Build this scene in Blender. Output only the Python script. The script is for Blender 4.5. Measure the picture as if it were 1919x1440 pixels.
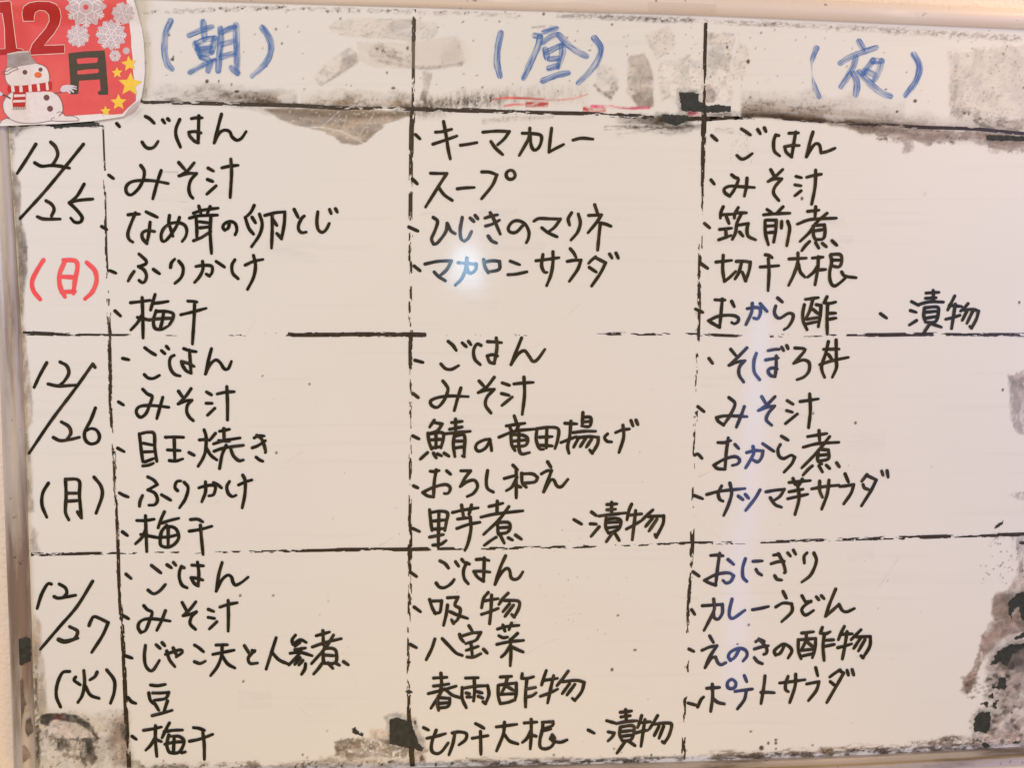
import bpy, bmesh, math, random
import numpy as np
from mathutils import Matrix, Vector
from mathutils.geometry import tessellate_polygon

for o in list(bpy.data.objects):
    bpy.data.objects.remove(o, do_unlink=True)
scene = bpy.context.scene
COL = scene.collection

# ---------------------------------------------------------------- camera
# measured from the photograph (1919 x 1440): vanishing points of the board's rulings
PW, PH = 1919.0, 1440.0
FPX = 2143.0
d1 = np.array([19840.0, -70.0, FPX]); d1 /= np.linalg.norm(d1)          # board's X in camera axes (x right, y down, z ahead)
d2 = np.array([-173.0, 16580.0, FPX]); d2 -= d1 * d1.dot(d2); d2 /= np.linalg.norm(d2)   # board's -Z
d3 = np.cross(d1, d2)                                                    # into the wall = world +Y
RWC = np.array([d1, d3, -d2])            # rows: world axes in camera axes -> world = RWC @ cam
DIST = 1.10
c_ray = RWC @ np.array([0.0, 0.0, 1.0])
CAM = -c_ray * (DIST / c_ray[1]) * 1.0
CAM = np.array([CAM[0], -DIST, CAM[2]])

cam_data = bpy.data.cameras.new('camera')
cam = bpy.data.objects.new('camera', cam_data)
COL.objects.link(cam)
cam_data.sensor_fit = 'HORIZONTAL'
cam_data.sensor_width = 36.0
cam_data.lens = 36.0 * FPX / PW
cam_data.clip_start = 0.02
cam_data.clip_end = 50.0
# blender camera looks down -Z, y up
M = np.column_stack([RWC @ np.array([1, 0, 0]), RWC @ np.array([0, -1, 0]), RWC @ np.array([0, 0, -1])])
mw = Matrix(M.tolist()).to_4x4()
mw.translation = Vector(CAM.tolist())
cam.matrix_world = mw
scene.camera = cam


def ray(u, v):
    return RWC @ np.array([u - PW / 2, v - PH / 2, FPX])


def P(u, v, h=0.0):
    """point of the photograph on the plane h metres in front of the board face"""
    r = ray(u, v)
    t = (-h - CAM[1]) / r[1]
    return CAM + r * t


def Parr(U, V, h):
    """vectorised P"""
    X = RWC[0, 0] * (U - PW / 2) + RWC[0, 1] * (V - PH / 2) + RWC[0, 2] * FPX
    Y = RWC[1, 0] * (U - PW / 2) + RWC[1, 1] * (V - PH / 2) + RWC[1, 2] * FPX
    Z = RWC[2, 0] * (U - PW / 2) + RWC[2, 1] * (V - PH / 2) + RWC[2, 2] * FPX
    t = (-h - CAM[1]) / Y
    return np.stack([CAM[0] + X * t, CAM[1] + Y * t, CAM[2] + Z * t], -1)


def to_px(W):
    """world points (N,3) -> photograph coordinates, used to lay stains on the board"""
    L = (W - CAM) @ RWC
    return L[:, 0] / L[:, 2] * FPX + PW / 2, L[:, 1] / L[:, 2] * FPX + PH / 2


PXM = np.linalg.norm(P(961, 720) - P(960, 720))     # metres per photo pixel, about half a millimetre

# ---------------------------------------------------------------- world, lamps, exposure
world = bpy.data.worlds.new('World')
scene.world = world
world.use_nodes = True
bg = world.node_tree.nodes['Background']
bg.inputs['Color'].default_value = (1.0, 0.85, 0.52, 1)
bg.inputs['Strength'].default_value = 0.36


def area(name, loc, target, sx, sy, power, color, spread=180):
    ld = bpy.data.lights.new(name, 'AREA')
    ld.shape = 'RECTANGLE'
    ld.size, ld.size_y = sx, sy
    ld.energy = power
    ld.color = color
    ld.spread = math.radians(spread)
    o = bpy.data.objects.new(name, ld)
    COL.objects.link(o)
    o.location = loc
    o.rotation_euler = (Vector(target) - Vector(loc)).to_track_quat('-Z', 'Y').to_euler()
    return o


def reflected(name, u0, v0, u1, v1, dist, radiance, color, margin=1.0):
    """lamp standing in the room where the glossy board mirrors it into photo box (u0,v0)-(u1,v1)"""
    cs = []
    for (u, v) in ((u0, v0), (u1, v0), (u1, v1), (u0, v1)):
        p = P(u, v)
        d = p - CAM
        d[1] = -d[1]
        t = dist / -d[1]
        cs.append(Vector((p + d * t).tolist()))
    c = sum(cs, Vector()) / 4
    w = ((cs[1] - cs[0]).length + (cs[2] - cs[3]).length) / 2 * margin
    h = ((cs[3] - cs[0]).length + (cs[2] - cs[1]).length) / 2 * margin
    power = radiance * math.pi * w * h
    return area(name, c, (c.x, 0, c.z), w, h, power, color)


area('ceiling_lamp', (-0.28, -1.8, 1.1), (-0.12, 0, 0.0), 0.9, 0.4, 14.5, (1.0, 0.882, 0.715))
area('left_cool_fill', (-1.15, -0.8, 0.35), (-0.46, 0, 0.0), 0.5, 0.7, 5.2, (0.60, 0.64, 1.0))  # unseen fill, added to cool the left side of the board
area('right_cool_fill', (1.35, -0.9, 0.15), (0.54, 0, 0.0), 0.5, 0.9, 6.4, (0.36, 0.42, 1.0))  # added bluish fill for the right side, no actual window
area('low_warm_fill', (-0.05, -0.85, -1.25), (-0.02, 0, 0.0), 0.7, 0.25, 5.4, (1.0, 0.60, 0.12))  # fill added from below to warm the middle of the board
area('wall_lamp', (0.74, -0.10, 0.58), (0.52, 0.016, 0.38), 0.5, 0.06, 1.5, (1.0, 0.66, 0.36))
# mirrored in the glossy enamel and ink: added warm and cool tint fills,
# the cold slit between two curtains and a small window
reflected('warm_reflection_fill', 590, 150, 1600, 1500, 1.9, 0.34, (1.0, 0.62, 0.25))  # added panel whose reflection tints the middle columns warm
reflected('cool_reflection_fill', 1640, 250, 2150, 1150, 1.9, 0.55, (0.55, 0.62, 1.0))  # added panel, its reflection cools the right-hand side
reflected('curtain_slit_upper', 1405, 560, 1434, 830, 1.6, 8.5, (0.15, 0.33, 1.0))
reflected('curtain_slit_middle', 1388, 830, 1420, 1000, 1.6, 6.5, (0.14, 0.29, 1.0))
reflected('curtain_slit_lower', 1364, 1000, 1396, 1300, 1.6, 6.5, (0.13, 0.27, 1.0))
reflected('window_gap', 850, 470, 902, 540, 1.6, 19.0, (0.40, 0.68, 1.0))
reflected('window_blind', 856, 425, 896, 500, 1.7, 6.0, (0.55, 0.72, 1.0))

vs = scene.view_settings
vs.view_transform = 'Standard'
vs.look = 'None'
vs.exposure = 0.0
vs.gamma = 1.0
vs.use_curve_mapping = False
scene.render.engine = 'CYCLES'
scene.render.resolution_x, scene.render.resolution_y = 1024, 769


# ---------------------------------------------------------------- helpers
def lin(c):
    c = np.asarray(c, float) / 255.0
    return np.where(c <= 0.04045, c / 12.92, ((c + 0.055) / 1.055) ** 2.4)


WHITE = lin((226, 215, 206))


def alb(r, g, b):
    """reflectance of something that looks (r,g,b) beside the clean white board"""
    return np.clip(lin((r, g, b)) / WHITE * 0.78, 0.004, 0.85)


def empty(name, loc, label=None, cat=None, group=None):
    o = bpy.data.objects.new(name, None)
    COL.objects.link(o)
    o.location = loc
    o.empty_display_size = 0.02
    if label: o['label'] = label
    if cat: o['category'] = cat
    if group: o['group'] = group
    return o


def mesh_obj(name, verts, faces, mat, parent=None, smooth=False, uvs=None, label=None, kind=None):
    me = bpy.data.meshes.new(name)
    if parent is not None and parent.name in PARENT_LOC:
        off = PARENT_LOC[parent.name]
    else:
        off = np.zeros(3)
    va = np.asarray(verts, float)
    me.from_pydata((va - off).tolist(), [], faces)
    if mat is not None: me.materials.append(mat)
    if uvs is not None:
        uvl = me.uv_layers.new(name='UVMap')
        li = np.zeros(len(me.loops), dtype=np.int32)
        me.loops.foreach_get('vertex_index', li)
        ua = np.asarray(uvs, np.float32)[li]
        uvl.data.foreach_set('uv', ua.ravel())
    if smooth:
        me.polygons.foreach_set('use_smooth', [True] * len(me.polygons))
    me.update()
    o = bpy.data.objects.new(name, me)
    COL.objects.link(o)
    if parent is not None: o.parent = parent
    if label: o['label'] = label
    if kind: o['kind'] = kind
    return o


PARENT_LOC = {}


def register(o, loc):
    PARENT_LOC[o.name] = np.array(loc, float)
    return o


# ---------------------------------------------------------------- materials
def new_mat(name):
    m = bpy.data.materials.new(name)
    m.use_nodes = True
    nt = m.node_tree
    b = nt.nodes['Principled BSDF']
    return m, nt, b


def N(nt, typ, **kw):
    n = nt.nodes.new(typ)
    for k, v in kw.items(): setattr(n, k, v)
    return n


def ramp(nt, stops):
    r = N(nt, 'ShaderNodeValToRGB')
    e = r.color_ramp.elements
    while len(e) > 1: e.remove(e[-1])
    e[0].position = stops[0][0]; e[0].color = (*stops[0][1], 1)
    for p, c in stops[1:]:
        x = e.new(p); x.color = (*c, 1)
    return r


def mat_plain(name, rgb, rough=0.5, spec=0.5, var=0.0, scale=60, bump=0.0, bscale=400):
    m, nt, b = new_mat(name)
    b.inputs['Roughness'].default_value = rough
    b.inputs['Specular IOR Level'].default_value = spec
    tc = N(nt, 'ShaderNodeTexCoord')
    nz = N(nt, 'ShaderNodeTexNoise'); nz.inputs['Scale'].default_value = scale; nz.inputs['Detail'].default_value = 5
    nt.links.new(tc.outputs['Object'], nz.inputs['Vector'])
    c = np.asarray(rgb, float)
    r = ramp(nt, [(0.3, tuple(c * (1 - var))), (0.7, tuple(np.clip(c * (1 + var), 0, 1)))])
    nt.links.new(nz.outputs['Fac'], r.inputs['Fac'])
    nt.links.new(r.outputs['Color'], b.inputs['Base Color'])
    if bump:
        n2 = N(nt, 'ShaderNodeTexNoise'); n2.inputs['Scale'].default_value = bscale; n2.inputs['Detail'].default_value = 4
        nt.links.new(tc.outputs['Object'], n2.inputs['Vector'])
        bp = N(nt, 'ShaderNodeBump'); bp.inputs['Strength'].default_value = bump; bp.inputs['Distance'].default_value = 0.001
        nt.links.new(n2.outputs['Fac'], bp.inputs['Height'])
        nt.links.new(bp.outputs['Normal'], b.inputs['Normal'])
    return m


def mat_ink(name, stops, alpha_lo=1.0, alpha_hi=1.0, rough=0.12, ior=1.75, uscale=0.35, vscale=2.2, jitter=0.4):
    """marker ink: streaks run along the stroke (UV u = length, v = across)"""
    m, nt, b = new_mat(name)
    b.inputs['Roughness'].default_value = rough
    b.inputs['IOR'].default_value = ior
    uv = N(nt, 'ShaderNodeUVMap'); uv.uv_map = 'UVMap'
    mp = N(nt, 'ShaderNodeMapping'); mp.inputs['Scale'].default_value = (uscale, vscale, 1)
    oi = N(nt, 'ShaderNodeObjectInfo')
    cmb = N(nt, 'ShaderNodeCombineXYZ')
    mul = N(nt, 'ShaderNodeMath', operation='MULTIPLY'); mul.inputs[1].default_value = 50
    nt.links.new(oi.outputs['Random'], mul.inputs[0])
    nt.links.new(mul.outputs[0], cmb.inputs['Z'])
    nt.links.new(uv.outputs['UV'], mp.inputs['Vector'])
    nt.links.new(cmb.outputs[0], mp.inputs['Location'])
    nz = N(nt, 'ShaderNodeTexNoise'); nz.inputs['Scale'].default_value = 1.0; nz.inputs['Detail'].default_value = 4
    nz.inputs['Roughness'].default_value = 0.65
    nt.links.new(mp.outputs[0], nz.inputs['Vector'])
    r = ramp(nt, stops)
    nt.links.new(nz.outputs['Fac'], r.inputs['Fac'])
    nt.links.new(r.outputs['Color'], b.inputs['Base Color'])
    if alpha_lo < 1.0:
        mr = N(nt, 'ShaderNodeMapRange')
        mr.inputs['From Min'].default_value = 0.35; mr.inputs['From Max'].default_value = 0.62
        mr.inputs['To Min'].default_value = alpha_hi; mr.inputs['To Max'].default_value = alpha_lo
        nt.links.new(nz.outputs['Fac'], mr.inputs['Value'])
        nt.links.new(mr.outputs[0], b.inputs['Alpha'])
    return m


M_INK = {
    'black': mat_ink('black_ink', [(0.30, (0.003, 0.002, 0.0015)), (0.48, (0.009, 0.007, 0.005)), (0.62, (0.032, 0.023, 0.017)), (0.76, (0.10, 0.075, 0.058))], uscale=0.16, vscale=1.5, rough=0.09, ior=1.52),
    'blue': mat_ink('blue_ink', [(0.30, (0.040, 0.12, 0.46)), (0.48, (0.075, 0.22, 0.58)), (0.70, (0.18, 0.36, 0.68))], 0.18, 0.84, uscale=0.22, vscale=3.4, ior=1.45),
    'red': mat_ink('red_ink', [(0.3, (0.86, 0.075, 0.10)), (0.7, (0.94, 0.14, 0.155))], ior=1.5, uscale=0.2, vscale=1.2),
}

# ---------------------------------------------------------------- stain painting tools (numpy)
_rt = np.random.RandomState(11).rand(8, 256, 256).astype(np.float32)


def vnoise(U, V, sx, sy, seed=0):
    x = U / sx + 37.3 * seed; y = V / sy + 17.7 * seed
    xi = np.floor(x).astype(int); yi = np.floor(y).astype(int)
    fx = x - xi; fy = y - yi
    fx = fx * fx * (3 - 2 * fx); fy = fy * fy * (3 - 2 * fy)
    T = _rt[seed % 8]
    a = T[yi & 255, xi & 255]; b = T[yi & 255, (xi + 1) & 255]
    c = T[(yi + 1) & 255, xi & 255]; d = T[(yi + 1) & 255, (xi + 1) & 255]
    return (a * (1 - fx) + b * fx) * (1 - fy) + (c * (1 - fx) + d * fx) * fy


def fbm(U, V, sx, sy, seed=0, oct=4, gain=0.55):
    s = 0; w = 0; g = 1.0
    for i in range(oct):
        s = s + g * vnoise(U, V, sx / 2 ** i, sy / 2 ** i, seed + i)
        w += g; g *= gain
    return s / w


def sdist(U, V, poly):
    """signed distance (photo pixels) to a polygon, positive inside"""
    poly = np.asarray(poly, float)
    d = np.full(U.shape, 1e9); inside = np.zeros(U.shape, bool)
    n = len(poly)
    for i in range(n):
        ax, ay = poly[i]; bx, by = poly[(i + 1) % n]
        ex, ey = bx - ax, by - ay
        L = ex * ex + ey * ey + 1e-9
        t = np.clip(((U - ax) * ex + (V - ay) * ey) / L, 0, 1)
        dx = U - (ax + t * ex); dy = V - (ay + t * ey)
        d = np.minimum(d, dx * dx + dy * dy)
        if ay != by:
            c = ((ay > V) != (by > V)) & (U < (bx - ax) * (V - ay) / (by - ay) + ax)
            inside ^= c
    d = np.sqrt(d)
    return np.where(inside, d, -d)


def pdist(U, V, pts):
    """distance to a polyline and position 0..1 along it"""
    pts = np.asarray(pts, float)
    seg = np.linalg.norm(np.diff(pts, axis=0), axis=1); cum = np.concatenate([[0], np.cumsum(seg)])
    best = np.full(U.shape, 1e9); pos = np.zeros(U.shape); side = np.zeros(U.shape)
    for i in range(len(pts) - 1):
        ax, ay = pts[i]; bx, by = pts[i + 1]
        ex, ey = bx - ax, by - ay; L = ex * ex + ey * ey + 1e-9
        t = np.clip(((U - ax) * ex + (V - ay) * ey) / L, 0, 1)
        dx = U - (ax + t * ex); dy = V - (ay + t * ey); dd = np.sqrt(dx * dx + dy * dy)
        m = dd < best
        best = np.where(m, dd, best); pos = np.where(m, (cum[i] + t * seg[i]) / cum[-1], pos)
        side = np.where(m, np.sign(ex * dy - ey * dx), side)
    return best, pos, side


def sstep(a, b, x):
    t = np.clip((x - a) / (b - a), 0, 1)
    return t * t * (3 - 2 * t)


# ---------------------------------------------------------------- the writing surface, with its stains
# edges of the frame as seen in the photograph (inner lips)
TOP_IN = [(-40, -12), (240, -3), (500, 5), (776, 13), (980, 19), (1300, 28), (1600, 41), (1919, 55), (2110, 64)]
LEFT_IN = [(6, -12), (15, 237), (30, 450), (43, 667), (53, 980), (62, 1240), (69, 1460)]
BOT_IN = [(69, 1460), (400, 1450), (780, 1440), (1270, 1429), (1600, 1417), (1919, 1400), (2110, 1390)]

NX, NY = 1010, 720
pa, pb, pc, pd = P(-30, -25), P(2115, 30), P(-30, 1478), P(2115, 1478)
X0, X1 = pa[0], max(pb[0], pd[0]); Z0, Z1 = min(pc[2], pd[2]), max(pa[2], pb[2])
gx = np.linspace(X0, X1, NX); gz = np.linspace(Z0, Z1, NY)
GX, GZ = np.meshgrid(gx, gz)
Wp = np.stack([GX.ravel(), np.zeros(GX.size), GZ.ravel()], -1)
U, V = to_px(Wp)
C = np.tile(np.array([0.78, 0.775, 0.77]), (U.size, 1))
# faint overall unevenness of a wiped board
wv = fbm(U, V, 420, 300, 1, 3)
C *= (1 + (wv[:, None] - 0.5) * 0.035)
wipe = fbm(U, V, 260, 9, 2, 3)
C *= (1 - sstep(0.62, 0.85, wipe)[:, None] * 0.03)
RO = np.full(U.size, 0.30)


def stain(mask, sl, color, rough=None, mottle=None):
    global C, RO
    a = mask[:, None]
    col = np.asarray(color)[None, :]
    if mottle is not None:
        col = np.clip(col * (0.74 + 0.52 * mottle[:, None]) * (1 + np.array([0.05, 0, -0.07]) * (mottle[:, None] - .5)), 0, .82)
    C[sl] = C[sl] * (1 - a) + col * a
    if rough is not None:
        RO[sl] = RO[sl] * (1 - mask) + rough * mask


def sub(x0, y0, x1, y1):
    return np.nonzero((U > x0) & (U < x1) & (V > y0) & (V < y1))[0]


def blot(poly, color, a=0.6, soft=6, rag=6, rs=14, tex=0.35, ts=10, seed=0, stretch=(1, 1), holes=0.0, rough=0.55, rim=0.0, speck=0.22):
    poly = np.asarray(poly, float)
    m = soft + rag + 8
    sl = sub(poly[:, 0].min() - m, poly[:, 1].min() - m, poly[:, 0].max() + m, poly[:, 1].max() + m)
    u, v = U[sl], V[sl]
    d = sdist(u, v, poly) + (fbm(u, v, rs * stretch[0], rs * stretch[1], seed + 1, 4) - 0.5) * 2 * rag
    k = sstep(-soft / 2, soft / 2, d)
    t = fbm(u, v, ts * stretch[0], ts * stretch[1], seed + 2, 5, 0.62)
    k = k * (1 - tex * sstep(0.40, 0.66, t))
    if holes:
        hn = fbm(u, v, 6, 6, seed + 4, 3, 0.7)
        k = k * (1 - sstep(0.60, 0.68, hn + (holes - 0.5) * 0.3))
    if rim:
        k = np.clip(k + rim * np.exp(-(d / 2.2) ** 2), 0, 1)
    mo = sstep(0.34, 0.66, fbm(u, v, 18 * stretch[0], 18 * stretch[1], seed + 6, 5, 0.62))
    stain(k * a, sl, color, rough, mo)
    if speck:
        sp = sstep(0.70, 0.80, vnoise(u, v, 3.6, 3.2, seed + 2) * 0.75 + 0.25 * fbm(u, v, 30, 22, seed, 2) + 0.06)
        stain(np.clip(sp * k * speck, 0, 1), sl, np.minimum(np.asarray(color) * 0.30, 0.12))


def band(pts, w, color, a=0.5, side=0, tex=0.5, ts=20, stretch=(1, 1), seed=0, env=None, power=1.0, rough=0.5, speck=0.6):
    """soft smear along a line; side +1 / -1 keeps one side of it only"""
    pts = np.asarray(pts, float)
    sl = sub(pts[:, 0].min() - w * 1.6, pts[:, 1].min() - w * 1.6, pts[:, 0].max() + w * 1.6, pts[:, 1].max() + w * 1.6)
    u, v = U[sl], V[sl]
    d, p, s = pdist(u, v, pts)
    d = d * (1 + 0.8 * (fbm(u, v, 40, 25, seed + 3, 3) - 0.5))
    k = np.clip(1 - d / w, 0, 1) ** power
    if side: k = k * np.where(s == side, 1, sstep(3, 0, d))
    t = fbm(u, v, ts * stretch[0], ts * stretch[1], seed + 5, 5, 0.65)
    k = k * (1 - tex + tex * 1.8 * sstep(0.40, 0.64, t))
    if env is not None: k = k * np.interp(p, [e[0] for e in env], [e[1] for e in env])
    k = k * sstep(0, 0.03, p) * sstep(1, 0.97, p)
    mo = sstep(0.34, 0.66, fbm(u, v, 18 * stretch[0], 18 * stretch[1], seed + 6, 5, 0.62))
    stain(np.clip(k, 0, 1) * a, sl, color, rough, mo)
    if speck and w > 4:
        sp = sstep(0.70, 0.80, vnoise(u, v, 3.6, 3.2, seed + 2) * 0.75 + 0.25 * fbm(u, v, 30, 22, seed, 2) + 0.06)
        stain(np.clip(sp * k * speck, 0, 1), sl, np.minimum(np.asarray(color) * 0.30, 0.12))


BRN = alb(122, 100, 84); BRN2 = alb(150, 128, 108); GRY = alb(144, 126, 112); DRK = alb(68, 54, 44); BLK = alb(44, 42, 38)
PINKW = alb(214, 196, 186)

# header row: tan wedge under the ruling, smears above it
blot([(498, 205), (600, 203), (700, 205), (776, 211), (772, 216), (748, 222), (722, 234), (702, 250), (688, 266), (668, 273), (640, 268), (622, 254), (600, 244), (560, 236), (525, 222)], alb(158, 136, 116), 0.88, 5, 4, 12, 0.16, 26, 1, (1.8, .7), rough=0.35)
blot([(498, 205), (776, 211), (745, 222), (690, 224), (600, 218), (540, 216)], alb(128, 110, 90), 0.5, 8, 5, 20, 0.4, 14, 3, (2, .7))
band([(265, 176), (330, 176), (420, 178), (470, 186), (560, 194)], 24, BRN, 0.85, 0, .5, 18, (2, 1), 2, [(0, .1), (.4, .7), (.8, 1), (1, .8)])
band([(560, 196), (650, 194), (776, 198)], 30, BRN2, 0.95, -1, .5, 18, (1, 1), 4, [(0, .2), (.3, .8), (1, 1)])
band([(776, 198), (812, 196), (900, 186), (1010, 178), (1110, 176)], 26, GRY, 0.75, 0, .6, 10, (.5, 1.8), 5, [(0, .9), (.3, 1), (.6, .5), (1, .2)])
band([(265, 60), (262, 190)], 22, GRY, 0.25, 0, .5, 20, (1, 1), 8)
band([(1385, 219), (1440, 219), (1542, 228), (1719, 238), (1832, 242), (1919, 248)], 30, alb(96, 76, 62), 1.0, -1, .25, 22, (3, .8), 6, [(0, .95), (.25, 1), (.6, .75), (.8, .35), (1, .7)], 1.15)
band([(1385, 208), (1450, 205), (1560, 214), (1700, 224)], 44, BRN, 0.62, -1, .3, 24, (3, .8), 7, [(0, 1), (.5, 1), (1, .3)], 1.2)
band([(1340, 215), (1420, 214), (1550, 226)], 9, DRK, 0.5, 0, .3, 20, (3, .8), 9)
blot([(1545, 229), (1620, 233), (1720, 241), (1840, 246), (1919, 254), (1925, 282), (1890, 284), (1860, 280), (1820, 264), (1775, 262), (1742, 272), (1712, 262), (1690, 262), (1660, 256), (1600, 245), (1570, 238)], alb(140, 118, 106), 0.78, 5, 6, 9, 0.45, 12, 6, (1.4, .7))
blot([(1685, 258), (1712, 258), (1712, 276), (1702, 290), (1690, 290), (1692, 272)], alb(150, 130, 116), 0.62, 6, 6, 8, 0.6, 6, 9, (1, .8))
blot([(1545, 229), (1620, 233), (1700, 243), (1690, 250), (1600, 243), (1560, 236)], DRK, 0.5, 6, 4, 9, 0.5, 10, 2, (2, .7))
# adhesive ghosts of old clear tape
TAPE = alb(196, 182, 170); TAPED = alb(166, 150, 140)
blot([(618, 50), (632, 38), (668, 34), (776, 36), (776, 76), (700, 70), (640, 66), (622, 58)], TAPE, 0.62, 3, 3, 8, 0.5, 22, 2, (2, .8), rim=.25)
blot([(776, 36), (822, 42), (818, 62), (800, 80), (776, 77)], TAPE, 0.30, 5, 4, 12, 0.6, 16, 5)
blot([(590, 142), (620, 112), (655, 90), (668, 100), (672, 116), (640, 138), (602, 160), (595, 156)], TAPE, 0.55, 5, 3, 10, 0.6, 14, 7, rim=.35)
blot([(640, 110), (668, 98), (672, 116), (640, 138), (604, 160), (618, 148), (640, 128)], TAPED, 0.5, 4, 2, 8, 0.4, 10, 8)
band([(690, 100), (712, 92), (740, 108), (772, 116)], 14, TAPED, 0.7, 0, .8, 8, (1.6, .8), 3)
band([(700, 112), (745, 120), (800, 128), (870, 118)], 5, TAPED, 0.55, 0, .5, 12, (2, 1), 4)
blot([(792, 134), (810, 136), (803, 172), (799, 190), (787, 188), (793, 160)], TAPED, 0.55, 4, 3, 8, 0.4, 12, 2)
blot([(790, 172), (802, 170), (799, 190), (787, 188)], DRK, 0.6, 4, 3, 6, 0.4, 8, 3)
blot([(1210, 66), (1253, 47), (1263, 62), (1265, 90), (1232, 110), (1220, 92)], TAPE, 0.55, 3, 2, 7, 0.35, 14, 4, rim=.2)
blot([(1178, 106), (1206, 100), (1214, 112), (1224, 140), (1224, 198), (1196, 200), (1184, 184), (1175, 172), (1177, 130)], TAPED, 0.58, 3, 2, 6, 0.45, 16, 5, rim=.25)
blot([(1184, 178), (1200, 172), (1202, 150), (1210, 142), (1222, 146), (1224, 200), (1196, 200)], DRK, 0.55, 5, 4, 7, 0.55, 12, 6, rim=.2)
blot([(1202, 150), (1212, 142), (1223, 152), (1223, 180), (1208, 188), (1201, 176)], PINKW, 0.8, 4, 2, 6, 0.3, 12, 7)
blot([(1113, 160), (1140, 176), (1152, 152), (1160, 160), (1144, 187), (1125, 174)], DRK, 0.72, 6, 5, 8, 0.6, 8, 8)
blot([(1120, 120), (1158, 130), (1158, 160), (1142, 180), (1116, 160)], TAPE, 0.4, 8, 4, 8, 0.6, 10, 2)
blot([(1326, 62), (1378, 62), (1374, 90), (1366, 132), (1326, 126)], TAPE, 0.66, 3, 3, 7, 0.4, 12, 1, rim=.15)
blot([(1385, 76), (1402, 90), (1406, 120), (1392, 150), (1378, 142), (1374, 120)], TAPE, 0.5, 6, 4, 7, 0.6, 8, 2)
blot([(1232, 120), (1300, 100), (1380, 120), (1372, 196), (1300, 175), (1240, 190)], alb(214, 200, 186), 0.6, 8, 5, 10, 0.6, 6, 3, rough=0.7)
blot([(1318, 160), (1330, 158), (1341, 176), (1338, 190), (1326, 192), (1318, 186)], alb(160, 134, 128), 0.7, 3, 2, 5, 0.4, 8, 3, rim=.3)
blot([(1775, 95), (1919, 80), (1925, 228), (1868, 226), (1840, 215), (1780, 205)], alb(212, 198, 190), 0.45, 8, 6, 16, 0.6, 7, 5, rough=.7)
blot([(1778, 140), (1792, 118), (1798, 150), (1790, 205), (1780, 200)], TAPED, 0.4, 5, 4, 7, 0.6, 8, 5)
blot([(1820, 222), (1850, 232), (1872, 244), (1860, 246), (1838, 238)], BLK, 0.6, 3, 4, 6, 0.5, 8, 2)
blot([(1895, 226), (1919, 222), (1925, 246), (1900, 244)], TAPED, 0.7, 3, 3, 6, 0.5, 8, 6, rim=.3)
band([(1040, 27), (1130, 31), (1240, 37), (1300, 36)], 7, DRK, 0.55, 0, .95, 5, (1.5, .6), 3, [(0, .3), (.3, .7), (.8, 1), (1, .5)])
band([(1330, 40), (1450, 46), (1510, 48)], 5, GRY, 0.6, 0, .9, 5, (1.5, .6), 4)
band([(1560, 52), (1700, 58), (1800, 64), (1919, 74)], 9, GRY, 0.4, 0, .95, 5, (1.2, .7), 6, speck=.2)
band([(780, 24), (860, 24), (980, 30)], 6, GRY, 0.35, 0, .9, 6, (1.5, .6), 5)
band([(995, 51), (1010, 50), (1024, 48)], 2.5, DRK, 0.5, 0, .3, 6, (1, 1), 5)
# red marker scuffs
RED = alb(214, 84, 78); PNK = alb(226, 98, 122)
band([(912, 188), (945, 183), (985, 184), (1022, 186), (1052, 188)], 3.2, RED, 0.95, 0, .7, 14, (4, .6), 2, [(0, .3), (.4, 1), (.8, .9), (1, .4)])
band([(1045, 187), (1075, 185), (1102, 176)], 2.2, RED, 0.6, 0, .8, 10, (4, .6), 3)
band([(943, 199), (960, 196), (985, 195)], 2.6, RED, 0.9, 0, .6, 10, (4, .6), 2)
band([(985, 195), (1005, 196), (1028, 195)], 6, RED, 1.0, 0, .6, 10, (4, .6), 4, None, .6)
band([(1092, 203), (1110, 205), (1136, 208)], 7, RED, 1.0, 0, .7, 8, (5, .5), 5, None, .6)
band([(1105, 199), (1150, 200), (1190, 202), (1220, 201)], 4.5, PNK, 0.95, 0, .8, 8, (4, .6), 6, None, .7)
band([(1288, 211), (1300, 212), (1312, 215)], 6, PNK, 0.95, 0, .6, 8, (3, .7), 7, None, .6)
# smear under the second ruling and beside the black patch
band([(1150, 236), (1200, 234), (1260, 236), (1300, 238)], 22, DRK, 0.62, 0, .9, 8, (4, .5), 3, [(0, .2), (.5, 1), (1, .3)], 1.1)
band([(1130, 240), (1180, 238), (1240, 242), (1290, 241)], 6, DRK, 0.6, 0, .9, 6, (3, .5), 5)
band([(1340, 243), (1375, 246)], 7, GRY, 0.4, 0, .7, 8, (4, .5), 5)
band([(900, 228), (960, 222), (1040, 219)], 6, GRY, 0.35, 0, .5, 8, (5, .5), 5)
# dirt beside the left frame
blot([(18, 236), (50, 240), (28, 262), (24, 300), (20, 262)], BLK, 0.55, 7, 6, 8, 0.7, 6, 4)
blot([(22, 320), (30, 326), (38, 345), (40, 370), (38, 400), (43, 424), (48, 450), (51, 480), (50, 515), (46, 550), (42, 600), (38, 580), (32, 470), (24, 360)], alb(138, 120, 106), 0.80, 4, 3, 9, 0.45, 12, 3, (.6, 1.6), rim=.15)
blot([(32, 420), (48, 440), (51, 480), (50, 520), (42, 560), (38, 540), (34, 470)], alb(112, 98, 88), 0.5, 5, 3, 9, 0.5, 10, 7, (.6, 1.6))
blot([(38, 600), (46, 620), (50, 660), (54, 690), (60, 740), (61, 790), (52, 805), (58, 860), (62, 930), (64, 960), (52, 960), (44, 760)], alb(166, 146, 130), 0.78, 4, 3, 9, 0.5, 10, 4, (.6, 1.6), rim=.2)
blot([(54, 980), (70, 1000), (74, 1040), (60, 1040)], alb(186, 168, 154), 0.6, 8, 4, 9, 0.5, 10, 4, (.6, 2))
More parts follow.
